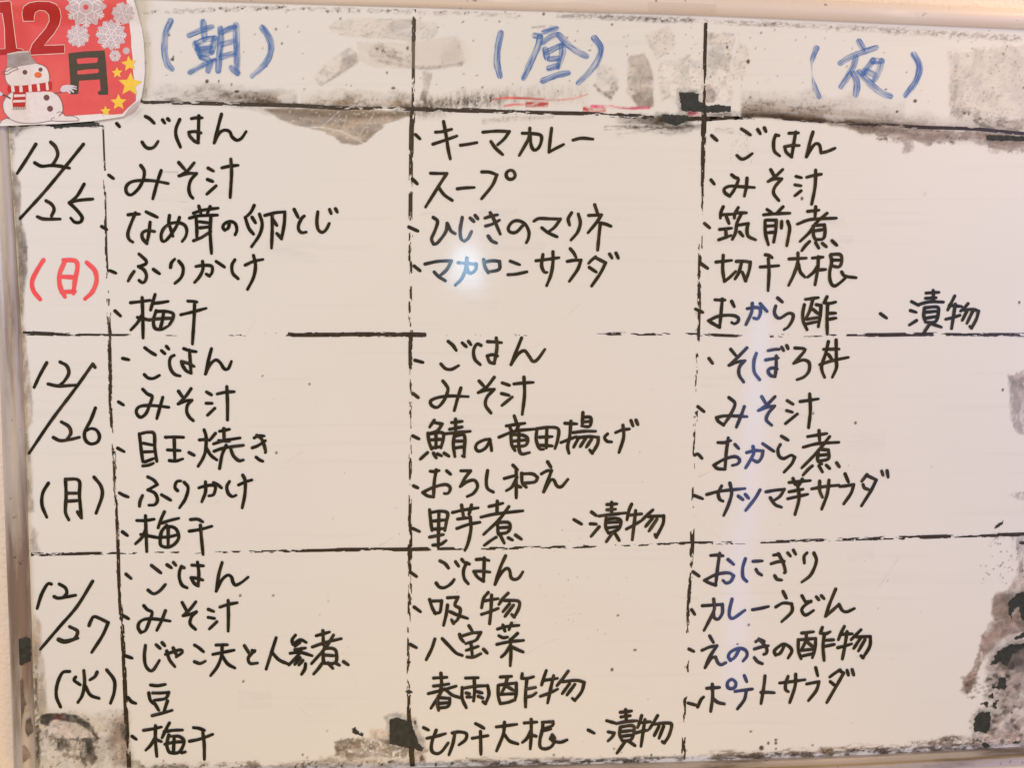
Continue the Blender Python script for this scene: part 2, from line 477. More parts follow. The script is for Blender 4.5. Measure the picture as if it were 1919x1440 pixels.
blot([(62, 1150), (80, 1170), (78, 1210), (84, 1260), (88, 1320), (80, 1350), (66, 1330), (62, 1230)], alb(160, 134, 110), 0.7, 8, 5, 12, 0.5, 14, 5, (.6, 1.6))
# bottom left cell
blot([(64, 1330), (110, 1330), (190, 1350), (238, 1340), (246, 1445), (66, 1450)], alb(186, 166, 146), 0.62, 26, 10, 26, 0.5, 26, 2)
blot([(210, 1345), (238, 1340), (243, 1440), (214, 1440), (204, 1400)], alb(120, 96, 82), 0.72, 20, 8, 14, 0.5, 12, 3)
blot([(225, 1360), (240, 1358), (243, 1392), (228, 1386)], BLK, 0.8, 6, 3, 6, 0.3, 6, 3)
blot([(180, 1340), (232, 1330), (236, 1350), (190, 1352)], alb(170, 148, 132), 0.5, 10, 6, 8, 0.6, 8, 3)
blot([(64, 1350), (74, 1370), (78, 1440), (66, 1444)], DRK, 0.75, 5, 7, 7, 0.75, 6, 3)
blot([(240, 1425), (262, 1428), (275, 1442), (240, 1445)], alb(120, 110, 80), 0.6, 6, 4, 8, 0.5, 8, 3)
# torn patch in the bottom left cell
blot([(76, 1352), (80, 1341), (92, 1338), (118, 1336), (146, 1343), (168, 1356), (178, 1370), (184, 1386), (176, 1384), (166, 1370), (140, 1356), (110, 1350), (96, 1352), (88, 1362), (80, 1360)], BLK, 0.95, 3, 4, 8, 0.25, 8, 2)
blot([(98, 1342), (118, 1340), (128, 1350), (104, 1350)], alb(120, 50, 46), 0.6, 4, 3, 6, 0.4, 8, 2)
blot([(94, 1356), (108, 1350), (140, 1356), (166, 1372), (176, 1386), (130, 1388), (104, 1376)], alb(206, 186, 176), 0.9, 4, 2, 8, 0.4, 12, 4, rim=0)
blot([(130, 1386), (184, 1384), (182, 1394), (150, 1392)], BLK, 0.9, 3, 3, 6, 0.4, 8, 2)
blot([(107, 1386), (126, 1386), (128, 1398), (116, 1408), (108, 1402)], alb(80, 74, 68), 0.9, 3, 4, 8, 0.3, 8, 5)
blot([(160, 1390), (172, 1392), (176, 1410), (182, 1424), (170, 1432), (158, 1424), (164, 1408)], BLK, 0.92, 3, 5, 7, 0.4, 7, 6)
blot([(92, 1378), (106, 1380), (112, 1412), (150, 1420), (160, 1398), (172, 1428), (120, 1420), (96, 1400)], GRY, 0.85, 4, 8, 10, 0.8, 6, 7)
# bottom middle residue
blot([(627, 1392), (650, 1384), (690, 1386), (730, 1386), (732, 1398), (762, 1404), (764, 1422), (700, 1420), (655, 1424), (630, 1418)], alb(120, 98, 80), 0.86, 4, 5, 8, 0.42, 9, 3, (1.5, .8), holes=.38)
blot([(627, 1392), (662, 1384), (664, 1406), (640, 1412), (628, 1418)], alb(98, 78, 60), 0.7, 4, 5, 6, 0.7, 5, 5)
blot([(694, 1370), (732, 1368), (732, 1388), (690, 1388)], alb(190, 164, 146), 0.7, 8, 5, 8, 0.6, 8, 5)
blot([(775, 1410), (795, 1408), (800, 1436), (776, 1436)], alb(150, 124, 110), 0.7, 5, 6, 8, 0.7, 8, 5)
blot([(786, 1418), (793, 1416), (797, 1428), (788, 1428)], BLK, 0.8, 3, 3, 4, 0.3, 5, 5)
blot([(461, 1430), (482, 1427), (484, 1442), (462, 1444)], alb(110, 90, 74), 0.8, 4, 5, 5, 0.7, 5, 5)
blot([(600, 1420), (770, 1424), (772, 1440), (590, 1442)], alb(190, 168, 148), 0.6, 10, 6, 12, 0.6, 10, 3)
blot([(282, 1436), (352, 1434), (356, 1444), (282, 1446)], alb(60, 60, 46), 0.8, 3, 5, 6, 0.8, 6, 3)
# dirt lying along the bottom frame
bl = [(250, 1450), (400, 1446), (780, 1436), (1270, 1425), (1600, 1413), (1919, 1396)]
band(bl, 9, DRK, 0.9, 0, 1.0, 9, (2.2, .7), 3, [(0, .2), (.28, .3), (.33, .3), (.4, .8), (.58, .9), (.64, .4), (.7, 1), (1, 1)], .7)
band([(850, 1431), (930, 1429), (1020, 1428), (1080, 1430)], 10, BRN, 0.7, 0, .9, 10, (2.4, .7), 5, None, .8)
band([(1325, 1420), (1370, 1414), (1440, 1418), (1500, 1412), (1560, 1410), (1610, 1405), (1660, 1408)], 11, alb(116, 92, 72), 0.8, 0, .9, 10, (2.6, .6), 6, None, .8)
band([(1660, 1406), (1740, 1404), (1800, 1400)], 9, alb(116, 92, 72), 0.7, 0, .9, 8, (2, .6), 2, None, .8)
blot([(1737, 1397), (1752, 1386), (1775, 1378), (1800, 1380), (1802, 1388), (1775, 1396), (1748, 1402)], alb(80, 62, 54), 0.8, 5, 6, 7, 0.7, 7, 2)
blot([(1800, 1382), (1850, 1370), (1925, 1366), (1925, 1398), (1800, 1402)], alb(200, 180, 170), 0.6, 8, 6, 14, 0.6, 9, 3)
# the eaten corner at the bottom right
FIL = alb(156, 132, 116)
blot([(1863, 1116), (1886, 1112), (1900, 1084), (1925, 1068), (1925, 1182), (1892, 1190), (1862, 1212), (1842, 1240), (1832, 1262), (1826, 1280), (1812, 1304), (1805, 1300), (1803, 1280), (1820, 1255), (1838, 1216), (1840, 1194), (1858, 1160)], FIL, 0.82, 5, 5, 12, 0.5, 16, 2)
blot([(1862, 1114), (1884, 1113), (1882, 1150), (1862, 1156), (1858, 1150)], alb(136, 112, 100), 0.6, 5, 4, 9, 0.5, 10, 3)
blot([(1838, 1192), (1862, 1176), (1870, 1190), (1846, 1216), (1832, 1262), (1812, 1302), (1804, 1296), (1806, 1278), (1826, 1250)], alb(120, 94, 82), 0.68, 4, 5, 7, 0.6, 7, 4, holes=.4)
blot([(1805, 1282), (1826, 1272), (1832, 1282), (1816, 1298), (1808, 1300)], alb(84, 66, 58), 0.7, 4, 4, 6, 0.6, 6, 5)
blot([(1896, 1000), (1925, 1000), (1925, 1070), (1904, 1090), (1910, 1040)], alb(190, 172, 166), 0.7, 8, 6, 9, 0.7, 9, 3, (.5, 1.8))
blot([(1870, 1240), (1925, 1225), (1925, 1400), (1850, 1396), (1862, 1350), (1858, 1300)], alb(194, 172, 164), 0.85, 10, 6, 14, 0.55, 12, 3)
blot([(1892, 1222), (1925, 1204), (1925, 1244), (1896, 1254)], alb(120, 112, 108), 0.85, 5, 3, 8, 0.5, 10, 4)
for (cx, cy, rx, ry) in ((1898, 1268, 8, 6), (1907, 1278, 4, 5), (1868, 1350, 9, 9), (1893, 1362, 14, 7), (1866, 1378, 9, 9), (1896, 1378, 14, 9), (1914, 1356, 8, 8), (1884, 1336, 6, 4), (1912, 1322, 7, 8), (1888, 1264, 6, 5)):
    th = np.linspace(0, 2 * np.pi, 11)[:-1]
    blot([(cx + rx * math.cos(a), cy + ry * math.sin(a)) for a in th], alb(138, 122, 114), 0.65, 2, 3, 6, 0.4, 7, int(cx) % 7, rim=.35)
blot([(1898, 1280), (1914, 1288), (1908, 1310), (1896, 1336), (1874, 1330), (1884, 1308)], alb(142, 128, 120), 0.75, 2, 2, 6, 0.5, 9, 2, rim=.35)
# right edge, middle
blot([(1889, 706), (1904, 700), (1925, 688), (1925, 816), (1905, 810), (1896, 790), (1892, 760)], alb(156, 138, 134), 0.78, 5, 5, 9, 0.6, 11, 3, (.6, 1.8))
blot([(1893, 715), (1925, 702), (1925, 730), (1896, 726)], alb(120, 104, 98), 0.5, 6, 4, 7, 0.6, 8, 4)
blot([(1889, 926), (1925, 918), (1925, 938), (1900, 934)], alb(172, 156, 152), 0.7, 5, 5, 6, 0.7, 7, 3)
# faint ghosts and hairline scratches
band([(307, 322), (334, 323)], 1.6, alb(180, 160, 150), 0.8, 0, .1)
band([(560, 240), (600, 238), (640, 246), (690, 272)], 2.2, alb(236, 226, 216), 0.9, 0, .2, 20, (1, 1), 3)
band([(672, 1385), (700, 1390), (732, 1399)], 1.5, alb(222, 200, 180), 0.9, 0, .1)
band([(676, 1390), (680, 1402), (688, 1412)], 2.0, alb(222, 200, 180), 0.9, 0, .1)
band([(1850, 1025), (1870, 1005)], 1.2, alb(170, 156, 152), 0.6, 0, .1)

# deeper soot, streaks and ghosts
blot([(500, 206), (640, 206), (776, 212), (740, 218), (640, 220), (560, 216)], alb(112, 94, 76), 0.45, 10, 5, 24, 0.3, 30, 3, (2, .6))
for (gx0, gy0, gx1, gy1) in ((640, 255, 650, 215), (600, 240, 640, 205), (668, 262, 700, 215)):
    band([(gx0, gy0), (gx1, gy1)], 1.4, alb(222, 206, 192), 0.5, 0, .3)
rq = random.Random(9)
for i in range(70):
    x, y = rq.uniform(540, 760), rq.uniform(205, 262)
    sl = sub(x - 3, y - 3, x + 3, y + 3); d = np.hypot(U[sl] - x, V[sl] - y); stain(sstep(2.2, .6, d) * .6, sl, alb(226, 212, 200))
band([(560, 198), (660, 200), (776, 202)], 7, alb(104, 84, 62), 0.75, -1, .5, 16, (2, .8), 2)
band([(500, 194), (560, 196), (640, 200)], 5, BLK, 0.7, 0, .6, 12, (3, .8), 2)
band([(740, 200), (776, 204), (812, 204)], 12, alb(90, 74, 60), 0.8, 0, .6, 10, (1.4, .8), 5, [(0, .4), (.5, 1), (1, .5)])
band([(1150, 222), (1240, 228), (1290, 230), (1322, 228)], 16, DRK, 0.75, 0, .8, 12, (4, .5), 3, [(0, .1), (.5, 1), (.8, .9), (1, .4)], 1.0)
band([(1322, 216), (1345, 214), (1372, 214)], 7, alb(150, 132, 122), 0.8, 0, .5, 10, (2, 1), 4)
band([(1600, 236), (1700, 246), (1800, 254), (1919, 262)], 16, alb(128, 106, 96), 0.6, 0, .5, 14, (2.5, .7), 3, None, .9)
for (gx0, gx1, yb) in ((1640, 1700, 266), (1720, 1800, 268), (1850, 1919, 286)):
    band([(gx0, yb - 6), (gx1, yb - 4)], 9, alb(150, 130, 118), 0.5, 0, .9, 7, (.7, 1.6), int(gx0) % 7)
# torn patch: drips below the scrap
for (px, wd, y0, y1, aa) in ((112, 9, 1384, 1404, .9), (128, 5, 1388, 1420, .6), (141, 4, 1390, 1412, .6), (152, 5, 1390, 1424, .7), (164, 9, 1386, 1416, .9), (172, 9, 1400, 1432, .95), (158, 8, 1420, 1436, .8), (96, 4, 1380, 1402, .6), (88, 3, 1368, 1388, .6)):
    blot([(px - wd, y0), (px + wd, y0), (px + wd * .6, (y0 + y1) / 2), (px + wd * .3, y1), (px - wd * .5, y1 - 3), (px - wd * .8, (y0 + y1) / 2)], BLK, aa, 3, 5, 6, 0.5, 6, int(px) % 7, (.7, 1.5))
blot([(76, 1340), (96, 1336), (97, 1350), (92, 1362), (78, 1360), (73, 1350)], BLK, 0.95, 3, 4, 6, .3, 6, 2)
band([(92, 1380), (120, 1398), (150, 1416), (176, 1434)], 14, GRY, 0.7, 0, .9, 8, (.8, 1.2), 2)
band([(66, 1240), (68, 1340), (72, 1440)], 5, BLK, 0.75, 0, 1, 6, (.7, 1.4), 5)
band([(60, 1010), (58, 1035)], 8, GRY, 0.4, 0, .5)
# eaten corner: soot haze and mottled scraps
blot([(1850, 1204), (1872, 1180), (1925, 1160), (1925, 1300), (1880, 1300), (1846, 1280)], alb(170, 150, 142), 0.6, 16, 8, 16, 0.4, 16, 3)
blot([(1868, 1246), (1884, 1222), (1925, 1204), (1925, 1240), (1900, 1256), (1880, 1256)], alb(84, 80, 78), 0.9, 5, 4, 8, 0.35, 12, 2)
blot([(1896, 1232), (1925, 1220), (1925, 1262), (1904, 1262)], alb(140, 130, 126), 0.8, 6, 4, 8, 0.4, 12, 2)
blot([(1864, 1112), (1890, 1108), (1896, 1126), (1892, 1160), (1866, 1164), (1860, 1150)], alb(128, 106, 96), 0.7, 5, 4, 9, 0.3, 14, 3)
blot([(1842, 1196), (1870, 1166), (1925, 1150), (1925, 1184), (1880, 1192), (1850, 1226), (1838, 1222)], alb(146, 122, 112), 0.75, 6, 5, 9, 0.35, 14, 5)
rq = random.Random(21)
for i in range(46):
    x, y = rq.uniform(1850, 1919), rq.uniform(1262, 1394); r_ = rq.uniform(1.5, 5)
    blot([(x + r_ * (1 + .4 * math.sin(3 * a_ + i)) * math.cos(a_), y + r_ * .8 * (1 + .3 * math.cos(2 * a_ + i)) * math.sin(a_)) for a_ in np.linspace(0, 6.28, 9)[:-1]], BLK if i % 4 == 0 else DRK, rq.uniform(.35, .85), 2, 2, 5, .3, 6, i % 7, rim=.2)
for i in range(34):
    x, y = rq.uniform(1800, 1870), rq.uniform(1268, 1310)
    r_ = rq.uniform(1.2, 3.5); blot([(x - r_ * 1.8, y), (x, y - r_), (x + r_ * 1.8, y), (x, y + r_)], DRK, .5, 2, 2, 5, .4, 5, i % 7)
band([(1905, 1003), (1908, 1040), (1912, 1075)], 14, alb(120, 104, 98), 0.6, 0, .9, 8, (.5, 2.2), 3)
band([(1855, 1005), (1900, 1006)], 8, GRY, 0.3, 0, .9, 6, (.6, 1.8), 3)
# faint ghosts of wiped strokes and hairline scratches across the cells
rq = random.Random(33)
for i in range(26):
    x, y = rq.uniform(260, 1850), rq.uniform(290, 1380); L_ = rq.uniform(25, 120); an_ = rq.gauss(0.0, .5)
    band([(x, y), (x + L_ * .5 * math.cos(an_), y + L_ * .5 * math.sin(an_) + rq.uniform(-3, 3)), (x + L_ * math.cos(an_), y + L_ * math.sin(an_))], rq.choice([1.1, 1.4, 2.0]), alb(196, 182, 172), rq.uniform(.25, .5), 0, .4, 20, (2, 1), i % 7)
for i in range(16):
    x, y = rq.uniform(300, 1800), rq.uniform(300, 1350)
    band([(x, y), (x + rq.uniform(30, 110), y + rq.uniform(-14, 14))], rq.uniform(14, 30), alb(206, 196, 190), 0.13, 0, .6, 16, (4, .6), i % 7, speck=0)

# crumbs and soot: header row, edges and corners
band([(262, 24), (500, 14), (776, 22)], 6, DRK, 0.35, 0, 1, 5, (1.6, .6), 2, speck=1)
band([(1040, 28), (1240, 37), (1330, 39)], 6, DRK, 0.35, 0, 1, 5, (1.6, .6), 4, speck=.6)
band([(1400, 42), (1600, 52), (1919, 72)], 7, DRK, 0.22, 0, 1, 5, (1.6, .6), 3, speck=.45)
band([(290, 188), (400, 189), (520, 193)], 8, alb(100, 80, 62), 0.6, 0, .7, 14, (2.4, .6), 3)
band([(790, 198), (860, 192), (940, 186)], 14, DRK, 0.45, 0, .9, 7, (.6, 1.6), 2)
band([(1386, 218), (1460, 219), (1545, 228)], 13, alb(70, 52, 40), 0.9, -1, .3, 26, (3, .7), 3)
band([(1780, 205), (1850, 225), (1919, 235)], 16, GRY, 0.6, 0, .8, 9, (1.2, 1), 3)
blot([(1730, 362), (1736, 358)] + [(1738, 366), (1730, 368)], GRY, .2, 3, 2)
blot([(722, 1344), (745, 1336), (775, 1346), (792, 1380), (802, 1408), (770, 1416), (726, 1404)], DRK, 0.5, 8, 6, 8, 0.5, 8, 3)
blot([(1268, 168), (1312, 170), (1322, 212), (1270, 212)], DRK, 0.5, 9, 5, 8, 0.6, 6, 3)
blot([(1230, 212), (1298, 214), (1296, 236), (1262, 243), (1228, 232)], DRK, 0.75, 10, 6, 8, 0.5, 8, 4, (1.6, .8))
blot([(1845, 248), (1925, 250), (1925, 272), (1845, 268)], alb(120, 100, 90), 0.6, 10, 5, 8, 0.5, 8, 4, (1.6, .8))
blot([(1884, 1120), (1925, 1100), (1925, 1176), (1886, 1168)], DRK, 0.5, 14, 6, 8, 0.5, 9, 5)
blot([(1848, 1252), (1868, 1214), (1925, 1198), (1925, 1262), (1860, 1262)], DRK, 0.55, 12, 6, 8, 0.5, 9, 6)
blot([(1818, 1352), (1834, 1328), (1864, 1330), (1864, 1378), (1820, 1380)], DRK, 0.55, 10, 6, 8, 0.5, 8, 2)
blot([(1852, 1266), (1892, 1264), (1892, 1332), (1842, 1330)], DRK, 0.35, 14, 8, 8, 0.7, 8, 1)
band([(1700, 1402), (1800, 1392), (1925, 1390)], 14, alb(120, 96, 84), 0.5, 0, .9, 9, (2, .7), 2, speck=.9)
band([(250, 1440), (500, 1438), (760, 1432)], 12, alb(130, 108, 84), 0.5, 0, 1, 9, (2.2, .7), 4, speck=.9)
blot([(70, 1335), (190, 1345), (188, 1440), (70, 1446)], alb(150, 130, 114), 0.12, 18, 10, 12, 0.7, 12, 6, speck=.3)
# fly specks and ink dots, denser near the edges
rnd = random.Random(5)
spots = []
for i in range(150): spots.append((rnd.uniform(270, 1919), rnd.uniform(14, 190), rnd.choice([.8, 1.0, 1.3, 1.9]), rnd.uniform(.4, .95)))
for i in range(70): spots.append((rnd.uniform(1230, 1400), rnd.uniform(50, 190), rnd.choice([.8, 1.1]), rnd.uniform(.3, .8)))
for i in range(70): spots.append((rnd.uniform(1780, 1919), rnd.uniform(60, 235), rnd.choice([.8, 1.1, 1.5]), rnd.uniform(.3, .8)))
for i in range(70): spots.append((rnd.uniform(1370, 1410), rnd.uniform(245, 310) , .8, rnd.uniform(.2, .5)))
for i in range(34): spots.append((rnd.uniform(500, 1900), rnd.uniform(640, 1400), rnd.choice([.7, .9, 1.2]), rnd.uniform(.3, .8)))
for i in range(26): spots.append((rnd.gauss(1090, 45), rnd.gauss(1110, 60), .8, rnd.uniform(.3, .7)))
for i in range(70): spots.append((rnd.uniform(70, 240), rnd.uniform(1335, 1440), rnd.choice([.9, 1.3, 1.8]), rnd.uniform(.5, 1)))
for i in range(120):
    x = rnd.uniform(245, 1919); spots.append((x, np.interp(x, [b[0] for b in bl], [b[1] for b in bl]) - abs(rnd.gauss(0, 9)), rnd.choice([.9, 1.3, 2.0]), rnd.uniform(.5, 1)))
for i in range(30): spots.append((rnd.uniform(600, 730), rnd.uniform(1370, 1430), rnd.choice([.9, 1.4]), rnd.uniform(.4, .9)))
for i in range(40): spots.append((rnd.gauss(1875, 20), rnd.uniform(1000, 1100), rnd.choice([.9, 1.4]), rnd.uniform(.4, .9)))
for (x, y, r) in ((517, 54, 2), (727, 20, 2), (707, 91, 2), (764, 90, 3), (737, 165, 3), (725, 136, 2), (633, 21, 2), (323, 111, 3.2), (325, 106, 2), (388, 152, 3.4), (410, 152, 2.2), (444, 171, 3.4), (434, 158, 2), (317, 65, 2.2), (1019, 26, 2.5), (1363, 88, 2.5), (1402, 115, 3.5), (1715, 189, 3.2), (1681, 209, 2.4), (1427, 1403, 4.5), (1440, 1394, 2.6), (1454, 1388, 2.6), (1454, 1394, 2.6), (1407, 1372, 2), (1382, 1208, 2), (1403, 1172, 2.4), (1603, 793, 2.6), (1524, 775, 2), (580, 720, 2), (1158, 1154, 2), (1190, 1219, 2.6), (1147, 1256, 3), (512, 1117, 2), (456, 1278, 2), (1896, 1337, 2), (1910, 567, 2.4), (1879, 731, 2.4), (778, 1355, 3.5), (492, 705, 1.6), (1503, 372, 3), (450, 1117, 2.4), (518, 849, 2.2), (817, 1434, 3), (848, 1431, 2.4)):
    spots.append((x, y, r, 0.95))
for (x, y, r, a) in spots:
    sl = sub(x - r - 3, y - r - 3, x + r + 3, y + r + 3)
    if not len(sl): continue
    el = 1 + 0.22 * math.sin(x * 7.1)
    d = np.hypot((U[sl] - x) * el, (V[sl] - y) / el)
    stain(sstep(r + 1.1, r - 0.9, d) * a, sl, DRK)

faces_n = (NX - 1) * (NY - 1)
me = bpy.data.meshes.new('writing_surface')
# front sheet plus a back and rim so the panel has its real thickness
BT = 0.010
me.vertices.add(NX * NY + 8)
cen = np.array([0.0, 0.0, 0.0])
co = np.concatenate([Wp, np.array([[X0, 0.0002, Z0], [X1, 0.0002, Z0], [X1, 0.0002, Z1], [X0, 0.0002, Z1], [X0, BT, Z0], [X1, BT, Z0], [X1, BT, Z1], [X0, BT, Z1]])])
me.vertices.foreach_set('co', co.ravel())
i0 = (np.arange(NY - 1)[:, None] * NX + np.arange(NX - 1)[None, :]).ravel()
quads = np.stack([i0, i0 + 1, i0 + 1 + NX, i0 + NX], -1)
b0 = NX * NY
extra = np.array([[b0, b0 + 4, b0 + 5, b0 + 1], [b0 + 1, b0 + 5, b0 + 6, b0 + 2], [b0 + 2, b0 + 6, b0 + 7, b0 + 3], [b0 + 3, b0 + 7, b0 + 4, b0], [b0 + 4, b0 + 7, b0 + 6, b0 + 5]])
quads = np.concatenate([quads, extra])
nq = len(quads)
me.loops.add(nq * 4); me.polygons.add(nq)
me.loops.foreach_set('vertex_index', quads.ravel().astype(np.int32))
me.polygons.foreach_set('loop_start', np.arange(0, nq * 4, 4, dtype=np.int32))
me.polygons.foreach_set('loop_total', np.full(nq, 4, dtype=np.int32))
me.update(calc_edges=True)
at = me.attributes.new('stain', 'FLOAT_COLOR', 'POINT')
cc = np.ones((NX * NY + 8, 4), np.float32); cc[:NX * NY, :3] = C; cc[:NX * NY, 3] = RO; cc[NX * NY:, :3] = 0.6
at.data.foreach_set('color', cc.ravel())

mb, nt, b = new_mat('enamel_board')
an = N(nt, 'ShaderNodeAttribute'); an.attribute_name = 'stain'
nt.links.new(an.outputs['Color'], b.inputs['Base Color'])
nt.links.new(an.outputs['Alpha'], b.inputs['Roughness'])
b.inputs['Specular IOR Level'].default_value = 0.0
b.inputs['Coat Weight'].default_value = 0.6
b.inputs['Coat Roughness'].default_value = 0.085
b.inputs['Coat IOR'].default_value = 1.5
tc = N(nt, 'ShaderNodeTexCoord')
nz = N(nt, 'ShaderNodeTexNoise'); nz.inputs['Scale'].default_value = 6; nz.inputs['Detail'].default_value = 3
nt.links.new(tc.outputs['Object'], nz.inputs['Vector'])
bp = N(nt, 'ShaderNodeBump'); bp.inputs['Strength'].default_value = 0.05; bp.inputs['Distance'].default_value = 0.004
nt.links.new(nz.outputs['Fac'], bp.inputs['Height'])
nt.links.new(bp.outputs['Normal'], b.inputs['Coat Normal'])
me.materials.append(mb)

board = empty('whiteboard', (0, 0.006, 0), 'dirty white enamel whiteboard ruled into menu cells and covered in black Japanese handwriting', 'whiteboard')
register(board, (0, 0.006, 0))
surf = bpy.data.objects.new('writing_surface', me)
COL.objects.link(surf)
surf.parent = board
surf.location = (0, -0.006, 0)

# ---------------------------------------------------------------- frame rails


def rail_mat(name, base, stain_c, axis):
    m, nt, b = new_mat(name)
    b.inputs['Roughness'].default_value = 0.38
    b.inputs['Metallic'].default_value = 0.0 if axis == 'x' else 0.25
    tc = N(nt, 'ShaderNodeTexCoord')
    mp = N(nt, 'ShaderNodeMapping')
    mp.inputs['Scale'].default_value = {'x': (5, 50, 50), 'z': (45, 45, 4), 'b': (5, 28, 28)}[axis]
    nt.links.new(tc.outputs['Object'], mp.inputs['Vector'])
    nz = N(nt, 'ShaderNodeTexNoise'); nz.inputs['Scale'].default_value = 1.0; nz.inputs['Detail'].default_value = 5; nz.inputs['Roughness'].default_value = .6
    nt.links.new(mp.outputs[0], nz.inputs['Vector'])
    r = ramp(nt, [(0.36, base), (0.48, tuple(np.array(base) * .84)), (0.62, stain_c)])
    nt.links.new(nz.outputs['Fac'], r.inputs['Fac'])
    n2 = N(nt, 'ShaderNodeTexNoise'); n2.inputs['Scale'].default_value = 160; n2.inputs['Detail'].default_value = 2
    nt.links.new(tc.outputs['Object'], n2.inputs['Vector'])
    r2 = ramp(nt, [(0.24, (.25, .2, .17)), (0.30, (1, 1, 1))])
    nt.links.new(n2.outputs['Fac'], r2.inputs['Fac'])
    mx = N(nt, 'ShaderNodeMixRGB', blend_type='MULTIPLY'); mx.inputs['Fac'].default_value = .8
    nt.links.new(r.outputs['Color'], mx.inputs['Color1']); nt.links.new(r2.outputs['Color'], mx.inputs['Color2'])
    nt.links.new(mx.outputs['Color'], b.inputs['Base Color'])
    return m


def rail(name, pts, width, sgn, mat, prof, label):
    """profiled rail along a traced lip; width in photo px, sgn = side on which it lies"""
    rows = []
    pts = np.asarray(pts, float)
    dense = []
    for i in range(len(pts) - 1):
        n = max(2, int(np.linalg.norm(pts[i + 1] - pts[i]) / 40))
        for k in range(n): dense.append(pts[i] + (pts[i + 1] - pts[i]) * k / n)
    dense.append(pts[-1]); dense = np.array(dense)
    for _ in range(2): dense[1:-1] = (dense[:-2] + 2 * dense[1:-1] + dense[2:]) / 4
    T = np.gradient(dense, axis=0); T /= np.linalg.norm(T, axis=1)[:, None]
    Nn = np.stack([-T[:, 1], T[:, 0]], -1) * sgn
    verts = []
    for p, n in zip(dense, Nn):
        p0 = P(*p); p1 = P(*(p + n * 10)); dirn = (p1 - p0) / np.linalg.norm(p1 - p0)
        for (a, h) in prof:
            q = p0 + dirn * a * width * PXM
            verts.append((q[0], -h, q[2]))
    k = len(prof); faces = []
    for i in range(len(dense) - 1):
        for j in range(k):
            faces.append((i * k + j, i * k + (j + 1) % k, (i + 1) * k + (j + 1) % k, (i + 1) * k + j))
    faces.append(tuple(range(k))[::-1]); faces.append(tuple((len(dense) - 1) * k + j for j in range(k)))
    o = mesh_obj(name, verts, faces, mat, board, smooth=False, label=label)
    bmn = bmesh.new(); bmn.from_mesh(o.data); bmesh.ops.recalc_face_normals(bmn, faces=bmn.faces); bmn.to_mesh(o.data); bmn.free()
    o.data.polygons.foreach_set('use_smooth', [True] * len(o.data.polygons)); 
    o.data.set_sharp_from_angle(angle=math.radians(38))
    return o


ROUND = [(0.0, -0.002), (0.0, 0.0022), (0.03, 0.0035), (0.12, 0.0056), (0.28, 0.0078), (0.48, 0.0088), (0.68, 0.0080), (0.84, 0.0058), (0.95, 0.0025), (1.0, -0.002), (1.0, -0.0145), (0.0, -0.0145)]
LEDGE = [(0.0, -0.002), (0.0, 0.0040), (0.03, 0.0062), (0.18, 0.0085), (0.28, 0.0082), (0.34, 0.0060), (0.55, 0.0038), (0.80, 0.0050), (0.94, 0.0066), (1.0, 0.0050), (1.0, -0.0145), (0.0, -0.0145)]
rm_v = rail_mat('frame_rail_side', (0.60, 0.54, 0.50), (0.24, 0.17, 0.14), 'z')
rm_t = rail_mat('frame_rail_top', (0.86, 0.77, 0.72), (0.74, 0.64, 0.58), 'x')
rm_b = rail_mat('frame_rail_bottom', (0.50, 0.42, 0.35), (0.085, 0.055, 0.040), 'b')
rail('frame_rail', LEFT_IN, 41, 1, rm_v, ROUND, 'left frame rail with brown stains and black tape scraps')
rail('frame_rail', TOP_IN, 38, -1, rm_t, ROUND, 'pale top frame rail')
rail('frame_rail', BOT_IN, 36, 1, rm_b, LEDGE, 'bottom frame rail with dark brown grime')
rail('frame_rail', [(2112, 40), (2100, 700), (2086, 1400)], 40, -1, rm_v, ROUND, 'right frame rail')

# ---------------------------------------------------------------- wall behind
mw_, nt, b = new_mat('embossed_wallpaper')
b.inputs['Roughness'].default_value = 0.75
tc = N(nt, 'ShaderNodeTexCoord')
nz = N(nt, 'ShaderNodeTexNoise'); nz.inputs['Scale'].default_value = 260; nz.inputs['Detail'].default_value = 3
vz = N(nt, 'ShaderNodeTexVoronoi'); vz.inputs['Scale'].default_value = 220
nt.links.new(tc.outputs['Object'], nz.inputs['Vector']); nt.links.new(tc.outputs['Object'], vz.inputs['Vector'])
ad = N(nt, 'ShaderNodeMath', operation='ADD')
nt.links.new(nz.outputs['Fac'], ad.inputs[0]); nt.links.new(vz.outputs['Distance'], ad.inputs[1])
bp = N(nt, 'ShaderNodeBump'); bp.inputs['Strength'].default_value = 0.55; bp.inputs['Distance'].default_value = 0.0015
nt.links.new(ad.outputs[0], bp.inputs['Height']); nt.links.new(bp.outputs['Normal'], b.inputs['Normal'])
b.inputs['Base Color'].default_value = (0.86, 0.75, 0.66, 1)
wall = mesh_obj('wall', [(-2.5, 0.0165, -1.6), (2.5, 0.0165, -1.6), (2.5, 0.0165, 1.6), (-2.5, 0.0165, 1.6), (-2.5, 0.12, -1.6), (2.5, 0.12, -1.6), (2.5, 0.12, 1.6), (-2.5, 0.12, 1.6)],
                [(0, 1, 2, 3), (4, 7, 6, 5), (0, 4, 5, 1), (1, 5, 6, 2), (2, 6, 7, 3), (3, 7, 4, 0)], mw_, None, kind='structure', label='cream embossed wallpaper wall behind the whiteboard')

# ---------------------------------------------------------------- ruled lines: worn marker, chipped cell by cell
M_LINE = mat_plain('worn_ruling_ink', (0.034, 0.022, 0.014), 0.4, 0.4, 0.6, 300)
M_LINE2 = mat_plain('faded_ruling_ink', (0.16, 0.12, 0.10), 0.4, 0.5, 0.5, 300)


